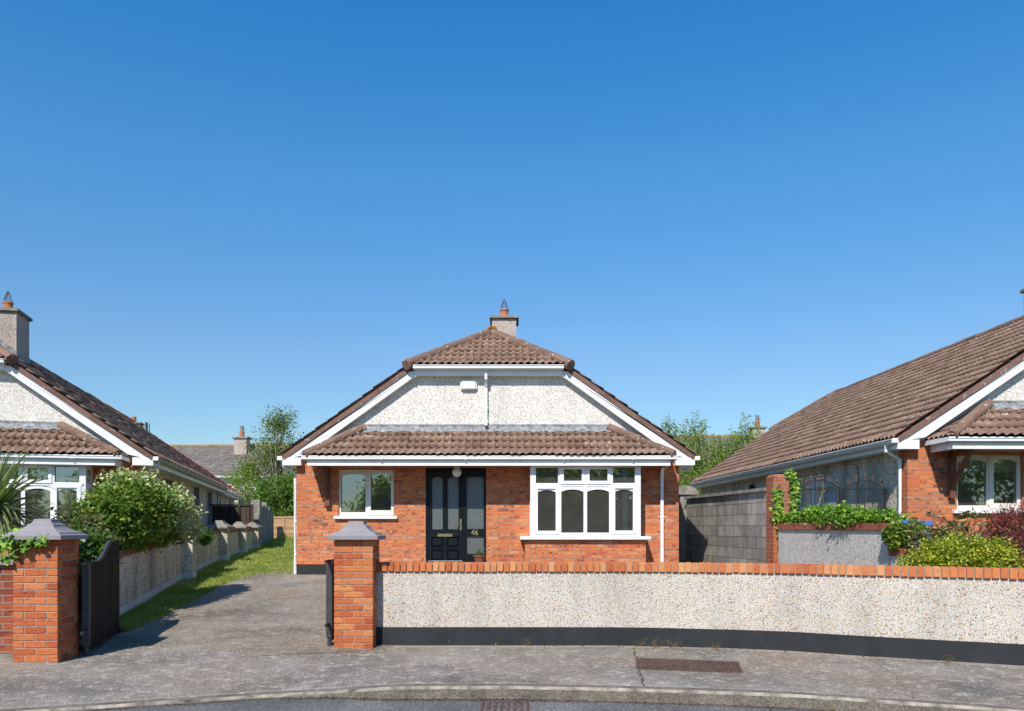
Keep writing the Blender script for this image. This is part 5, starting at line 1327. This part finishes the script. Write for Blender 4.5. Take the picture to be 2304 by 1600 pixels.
# ivy covered hedge on left wall
def shrub(name, loc, label, cat, env, nc, per, spread, size, mat, shape='round', seed=1, shell=.8, nb=10, bark='bark', group=None, rz=0, up=.35):
    T = empty(name, loc, rz, label, cat, group)
    o, cc = foliage('foliage', env, nc, per, spread, size, M[mat], T, seed=seed, shell=shell, shape=shape, up=up)
    rs = random.Random(seed); tg = [cc[rs.randrange(len(cc))] for _ in range(nb)]
    if nb: branches('stems', (env[0][0], env[0][1], env[0][2]-env[0][5]), tg, .022, M[bark], T, seed, n=5)
    return T
# hedge positions derived along the wall
h0 = Vector((-5.95, 12.0, 0))
shrub('ivy_hedge', (-5.86, 12.0, .22), 'big glossy dark green ivy bush spilling over the left garden wall', 'bush',
      [(.12, -.5, 1.30, .42, .62, .42, 3), (.10, .25, 1.46, .42, .65, .40, 3), (.04, -1.25, .98, .36, .6, .28, 1.4), (-.1, -.2, 1.1, .4, .8, .36, 1), (.06, 1.0, 1.22, .36, .6, .30, 1.2), (.0, -.2, .98, .26, .9, .14, 1.2), (.10, .0, 1.42, .54, .85, .50, 1.0)], 1500, 14, .062, .036, 'hedge', seed=12, shell=.74, nb=22, shape='round')
shrub('variegated_shrub', (-5.62, 12.95, .30), 'cream variegated shrub at the far end of the ivy hedge on the wall', 'bush',
      [(.0, 0, 1.36, .36, .6, .36, 3), (-.25, -.6, 1.66, .42, .5, .28, 2), (.0, .7, 1.15, .25, .5, .28, 1.0)], 700, 13, .055, .034, 'varieg', seed=13, shell=.8, nb=5)
shrub('ivy_tendril', (-6.85, 17.1, .4), 'small tongue of ivy on the coping behind the first pier', 'ivy', [(.08, -.6, .93, .28, .7, .16, 1), (.1, -.2, .80, .25, .8, .14, 1)], 90, 10, .05, .045, 'ivy', 'ivy', seed=14, nb=0)
shrub('budding_shrub', (-5.45, 10.05, .1), 'reddish budding shrub between the left pillar cap and the bay window', 'bush', [(-.12, .2, 1.18, .34, .5, .28, 1)], 130, 8, .06, .032, 'nandina', seed=15, nb=14)
shrub('hanging_ivy', (-5.15, 9.5, .1), 'dark ivy hanging behind the left gate post', 'ivy', [(.0, 0, .95, .22, .75, .30, 1), (.05, -.3, .6, .15, .5, .3, 1)], 300, 10, .05, .040, 'ivy', 'ivy', seed=16, nb=0)
# ivy on left pillar front: leaves scattered under the cap
def ivy_patch(name, loc, pts, size, mat, label, nrm=(0, -1, .3), seed=1, rz=0, stems=None, jit=.012):
    T = empty(name, loc, rz, label, 'ivy'); rs = np.random.default_rng(seed)
    C = np.array(pts)+rs.normal(size=(len(pts), 3))*jit
    raw('foliage', leaf_polys(C, size, 'ivy', nrm=np.array([nrm]), rs=rs), 8, M[mat], T)
    if stems:
        mb = MB()
        for s_ in stems: mb.tube(s_, .006, n=5)
        mb.build('stems', M['bark'], T)
    return T
rr = random.Random(3); pts = []
for i in range(95):
    x = rr.uniform(-.36, .17)*1.0; dep = max(0.02, .16-.30*(x+.36)) if x > -.36 else .2
    pts.append((x, rr.uniform(-.06, -.0), rr.uniform(-dep-.03, .03)))
for i in range(70): pts.append((rr.uniform(-.42, -.12), rr.uniform(-.08, .05), rr.uniform(-.22, .04)))
ivy_patch('ivy_on_pillar', (-4.93, 8.19, 1.262), pts, .038, 'ivy_bright', 'bright ivy trailing under the grey cap of the left gate pillar', seed=4)
pts = [(rr.uniform(-.4, .25), rr.uniform(-.2, .35), rr.uniform(-.02, .20)) for i in range(240)]
ivy_patch('ivy_clump', (-5.35, 8.75, 1.15), pts, .036, 'ivy_bright', 'ivy clump behind the left pillar at the edge of the picture', nrm=(0, -.5, .8), seed=5, jit=.03)

# cordyline
def cordyline(loc, label):
    T = empty('cordyline', loc, 0, label, 'plant'); rs = random.Random(8)
    MB().tube([(0, 0, -1.2), (.02, 0, -.6), (0, 0, 0)], [.07, .06, .06], n=8).build('trunk', M['bark'], T)
    V = []; Fs = []; rn = []
    for i in range(230):
        az = rs.uniform(0, 2*math.pi); el = rs.uniform(-.15, 1.45); L = rs.uniform(.62, 1.0); w_ = rs.uniform(.020, .032); droop = rs.uniform(.5, 1.5)*(1.25-el*.5)
        d = Vector((math.cos(az)*math.cos(el), math.sin(az)*math.cos(el), math.sin(el))); side = Vector((-math.sin(az), math.cos(az), 0)); p = Vector((0, 0, rs.uniform(-.15, .1))); b = len(V); n = 9; lum = rs.random()
        for k in range(n+1):
            t = k/n; ww = w_*(1-t)**.6*(min(1, .45+t*3)) ; c = p
            for q in (c-side*ww, c+Vector((0, 0, -ww*.5)), c+side*ww): V.append(q); rn.append(lum*.7+.3*t)
            p = p+d*(L/n); d = (d+Vector((0, 0, -droop*.15))).normalized()
        for k in range(n):
            for j in range(2): Fs.append((b+k*3+j, b+k*3+j+1, b+(k+1)*3+j+1, b+(k+1)*3+j))
    me = bpy.data.meshes.new('leaves'); me.from_pydata([tuple(v) for v in V], [], Fs); a = me.attributes.new('rnd', 'FLOAT', 'POINT'); a.data.foreach_set('value', np.array(rn, dtype=np.float32))
    me.materials.append(M['palm']); o = bpy.data.objects.new('leaves', me); COL.objects.link(o); o.parent = T
cordyline((-6.35, 9.75, 1.55), 'spiky cordyline palm with strap leaves at the left edge')

# golden bush, nandina, purple shrub, ivy on right walls
shrub('golden_bush', (5.08, 9.1, .12), 'rounded yellow green bush rising over the front wall coping', 'bush', [(-.05, .1, .72, .45, .45, .44, 3), (.38, -.1, .70, .36, .4, .42, 2.2), (-.30, .15, .55, .36, .35, .42, 1.8), (.12, 0, .88, .34, .3, .27, 1)], 1700, 15, .034, .018, 'gold', seed=21, shell=.85, nb=14)
shrub('purple_shrub', (6.72, 10.2, .15), 'dark purple leaved shrub at the right edge', 'bush', [(.0, 0, 1.15, .62, .6, .38, 3), (.35, 0, 1.35, .45, .5, .32, 1), (-.1, -.2, .8, .6, .5, .45, 2)], 1000, 12, .055, .030, 'purple', 'long', seed=22, shell=.8, nb=20)
def twigs():
    T = empty('purple_shoots', (6.75, 10.2, 1.4), 0, 'thin upright red shoots standing out of the purple shrub', 'shoots'); rs = random.Random(5); st = MB(); C = []
    for i in range(34):
        a = Vector((rs.uniform(-.5, .6), rs.uniform(-.3, .3), rs.uniform(-.1, .05))); b = a+Vector((rs.uniform(-.16, .12)+a.x*.2, 0, rs.uniform(.18, .42)))
        st.tube([a, a.lerp(b, .5)+Vector((.01, 0, .02)), b], [.005, .004, .0015], n=4)
        for k in range(16): C.append(tuple(a.lerp(b, rs.uniform(.2, 1))+Vector((rs.gauss(0, .015), rs.gauss(0, .015), rs.gauss(0, .01)))))
    st.build('stems', M['timber'], T); raw('leaves', leaf_polys(np.array(C), .018, 'long', rs=np.random.default_rng(9)), 4, M['purple'], T, np.ones(len(C))*.9)
twigs()
def nandina():
    T = empty('nandina', (5.62, 10.35, .2), 0, 'bronze green shrub with pointed leaves in front of the right house bricks', 'bush'); rs = random.Random(6); st = MB(); C = []; Ns = []
    for i in range(46):
        a = Vector((rs.uniform(-.25, .35), rs.uniform(-.2, .2), .3)); b = Vector((a.x*1.6+rs.uniform(-.25, .25), a.y*1.3, rs.uniform(.95, 1.38)))
        st.tube([a, a.lerp(b, .6)+Vector((0, 0, .05)), b], [.008, .006, .003], n=4)
        for k in range(12):
            q = a.lerp(b, rs.uniform(.6, 1.05)); az = rs.uniform(0, 6.28); C.append(tuple(q+Vector((math.cos(az)*.06, math.sin(az)*.06, rs.uniform(-.02, .06)))))
    st.build('stems', M['timber'], T); raw('foliage', leaf_polys(np.array(C), .075, 'long', rs=np.random.default_rng(7), up=.6), 4, M['nandina'], T)
nandina()
# ivy on brick pier
pts = []; 
def along(pl_, n, w_):
    pl_ = [Vector(p) for p in pl_]
    for i in range(n):
        t = rr.random()*(len(pl_)-1); k = int(t); c = pl_[k].lerp(pl_[min(k+1, len(pl_)-1)], t-k); pts.append(tuple(c+Vector((rr.gauss(0, w_), rr.uniform(-.03, .01), rr.gauss(0, w_)))))
along([(-.13, 0, 1.75), (-.15, 0, 1.4), (-.10, 0, 1.15), (.0, 0, .95)], 520, .038)
along([(.16, 0, 2.0), (.19, 0, 1.7), (.16, 0, 1.4), (.08, 0, 1.15), (.03, 0, .92)], 640, .036)
along([(-.02, 0, .95), (.1, 0, .92), (.18, 0, 1.0), (.17, 0, 1.2)], 620, .06)
along([(.18, 0, 1.98), (.05, .02, 2.06), (.12, .02, 2.08)], 60, .03)
ivy_patch('ivy_on_pier', (5.035, 14.69, .35), pts, .033, 'ivy_bright', 'U shaped growth of bright ivy climbing the rust red brick pier', seed=6)
shrub('trailing_ivy', (5.10, 13.0, 1.55), 'ivy trailing along the coping of the garden wall below the iron gates', 'ivy', [(0, -.2, .05, .16, 1.1, .13, 3), (-.08, -.5, -.03, .10, .7, .12, 1.2), (.0, .9, .02, .12, .7, .07, 1), (.02, -1.2, .0, .14, .8, .08, 1.5)], 400, 11, .035, .028, 'ivy_bright', 'ivy', seed=31, nb=0, shell=.6, rz=R(8.5))
shrub('corner_ivy', (5.32, 11.0, 1.27), 'dark ivy tumbling over the step of the garden wall beside the golden bush', 'ivy', [(.02, 0, .0, .17, .22, .16, 1), (.12, 0, .06, .25, .3, .14, 1)], 170, 12,   .035, .030, 'hedge', 'ivy', seed=32, nb=0, shell=.6)
# thin wild stem in front of gates
e = empty('wild_stem', (5.35, 14.2, 1.3), 0, 'thin thorny stem growing up in front of the iron gate', 'plant')
mb = MB(); mb.tube([(0, 0, -.2), (.02, 0, .2), (.12, 0, .5), (.22, 0, .85)], [.008, .007, .005, .002], n=5); mb.tube([(-.08, 0, -.2), (-.06, 0, .35), (.05, 0, .5)], [.006, .004, .002], n=5); mb.tube([(.03, 0, .25), (.2, 0, .42), (.32, 0, .5)], [.005, .003, .002], n=5); mb.build('stems', M['bark_pale'], e)
rs_ = np.random.default_rng(3); C = np.array([(.22*t+rs_.normal()*.03, 0, .2+.65*t+rs_.normal()*.03) for t in rs_.random(50)]+[(.1+.2*t, 0, .35+.15*t) for t in rs_.random(14)]); raw('leaves', leaf_polys(C, .018, 'round', rs=rs_), 6, M['birch'], e)

# weeds at the wall foot
weeds = [(1007, 1452, 'ivy_bright', 'bright green seedling nearest the middle pillar at the wall foot'), (1115, 1454, 'ivy_bright', 'green seedling at the wall foot, second from the middle pillar'), (1188, 1453, 'dry', 'pale dry tuft at the wall foot left of the utility cover'), (1444, 1455, 'dry', 'straw coloured weed above the left end of the utility cover'), (1472, 1456, 'dry', 'thin upright dry weed above the utility cover'),
         (1518, 1459, 'dry', 'reddish spreading weed at the wall foot above the utility cover'), (1611, 1463, 'dry', 'small reddish weed at the wall foot above the cover right end'), (2133, 1492, 'dry', 'small red weed at the wall foot toward the right edge'), (1430, 1466, 'gold', 'tiny yellow flower growing in the footpath joint')]
for i, (px, py, mt, lb) in enumerate(weeds):
    d = CAMZ*F/(py-HOR); T = empty('weed', ((px-1152)/F*d, d-.01, 0), 0, lb, 'weed', 'weeds growing at the foot of the front wall')
    r2 = np.random.default_rng(40+i); n = 12 if mt != 'dry' else 46; sp = .03 if mt != 'dry' else (.09 if px == 1518 else .035)
    C = np.stack([r2.normal(size=n)*sp, r2.normal(size=n)*.012, .01+np.abs(r2.normal(size=n))*(.025 if mt != 'dry' else .045)], -1)
    raw('leaves', leaf_polys(C, .018 if mt != 'dry' else .012, 'long', rs=r2), 4, M[mt], T)
    if mt == 'dry':
        mb = MB()
        for k in range(6): mb.tube([(r2.normal()*sp*.5, 0, 0), (r2.normal()*sp, 0, .05+.05*r2.random())], [.002, .001], n=3)
        mb.build('stems', M['dry'], T)
# litter along kerb and wall foot
def litter():
    rs = np.random.default_rng(8); P = []
    for i in range(900):
        x = rs.uniform(-4.2, 4.6); y = float(np.interp(x, [p.x for p in kerb], [p.y for p in kerb]))-.02-abs(rs.normal())*.05
        if -2.0 < x < .4 or rs.random() < .35: P.append((x, y, KZ+.008))
    for i in range(160):
        x = rs.uniform(.2, 4.6); P.append((x, wall_y(x)-.05-abs(rs.normal())*.08, .008))
    for i in range(160):
        P.append((-4.75+rs.normal()*.35+.35, 8.55+rs.random()*1.3, .02))
    C = np.array(P); tag(raw('leaf_litter', leaf_polys(C, .011, 'round', up=1.5, rs=rs), 6, M['litter'], None, rs.random(len(C))), 'scattered dead leaf crumbs along the kerb and wall foot', 'leaf litter', kind='stuff')
litter()

# ------------------------------------------------------------------ street trees behind the viewpoint (mirrored in the windows)
for i, (x, y, s_, lb) in enumerate([(-13.2, -15, 1.0, 'first green tree across the street, mirrored in the windows'), (-7.4, -17, .9, 'second green tree across the street, mirrored in the windows'), (1.5, -16, 1.15, 'third green tree across the street, mirrored in the windows'), (7.5, -15, 1.2, 'fourth green tree across the street, mirrored in the windows'), (13, -15, 1.1, 'fifth green tree across the street, mirrored in the windows'), (19, -14, 1.45, 'sixth green tree across the street, mirrored in the windows'), (24.5, -15, 1.5, 'seventh green tree across the street, mirrored in the windows'), (30, -14, 1.4, 'eighth green tree across the street, mirrored in the windows'), (4.6, -18, 1.5, 'ninth green tree across the street, mirrored in the windows'), (-18.5, -15, 1.4, 'tenth green tree across the street, mirrored in the windows')]):
    tree('street_tree', (x, y, 0), lb, 'tree', [(0, 0, 3.4*s_, 2.6*s_, 2, 1.9*s_, 3), (.8, 0, 1.6*s_, 2.4, 1.8, 1.4, 2), (-1.5, 0, 1.6, 2.2, 1.8, 1.4, 2)], 420, 17, .26, .17, 'street', seed=50+i, group='street trees behind the viewpoint', nb=10)
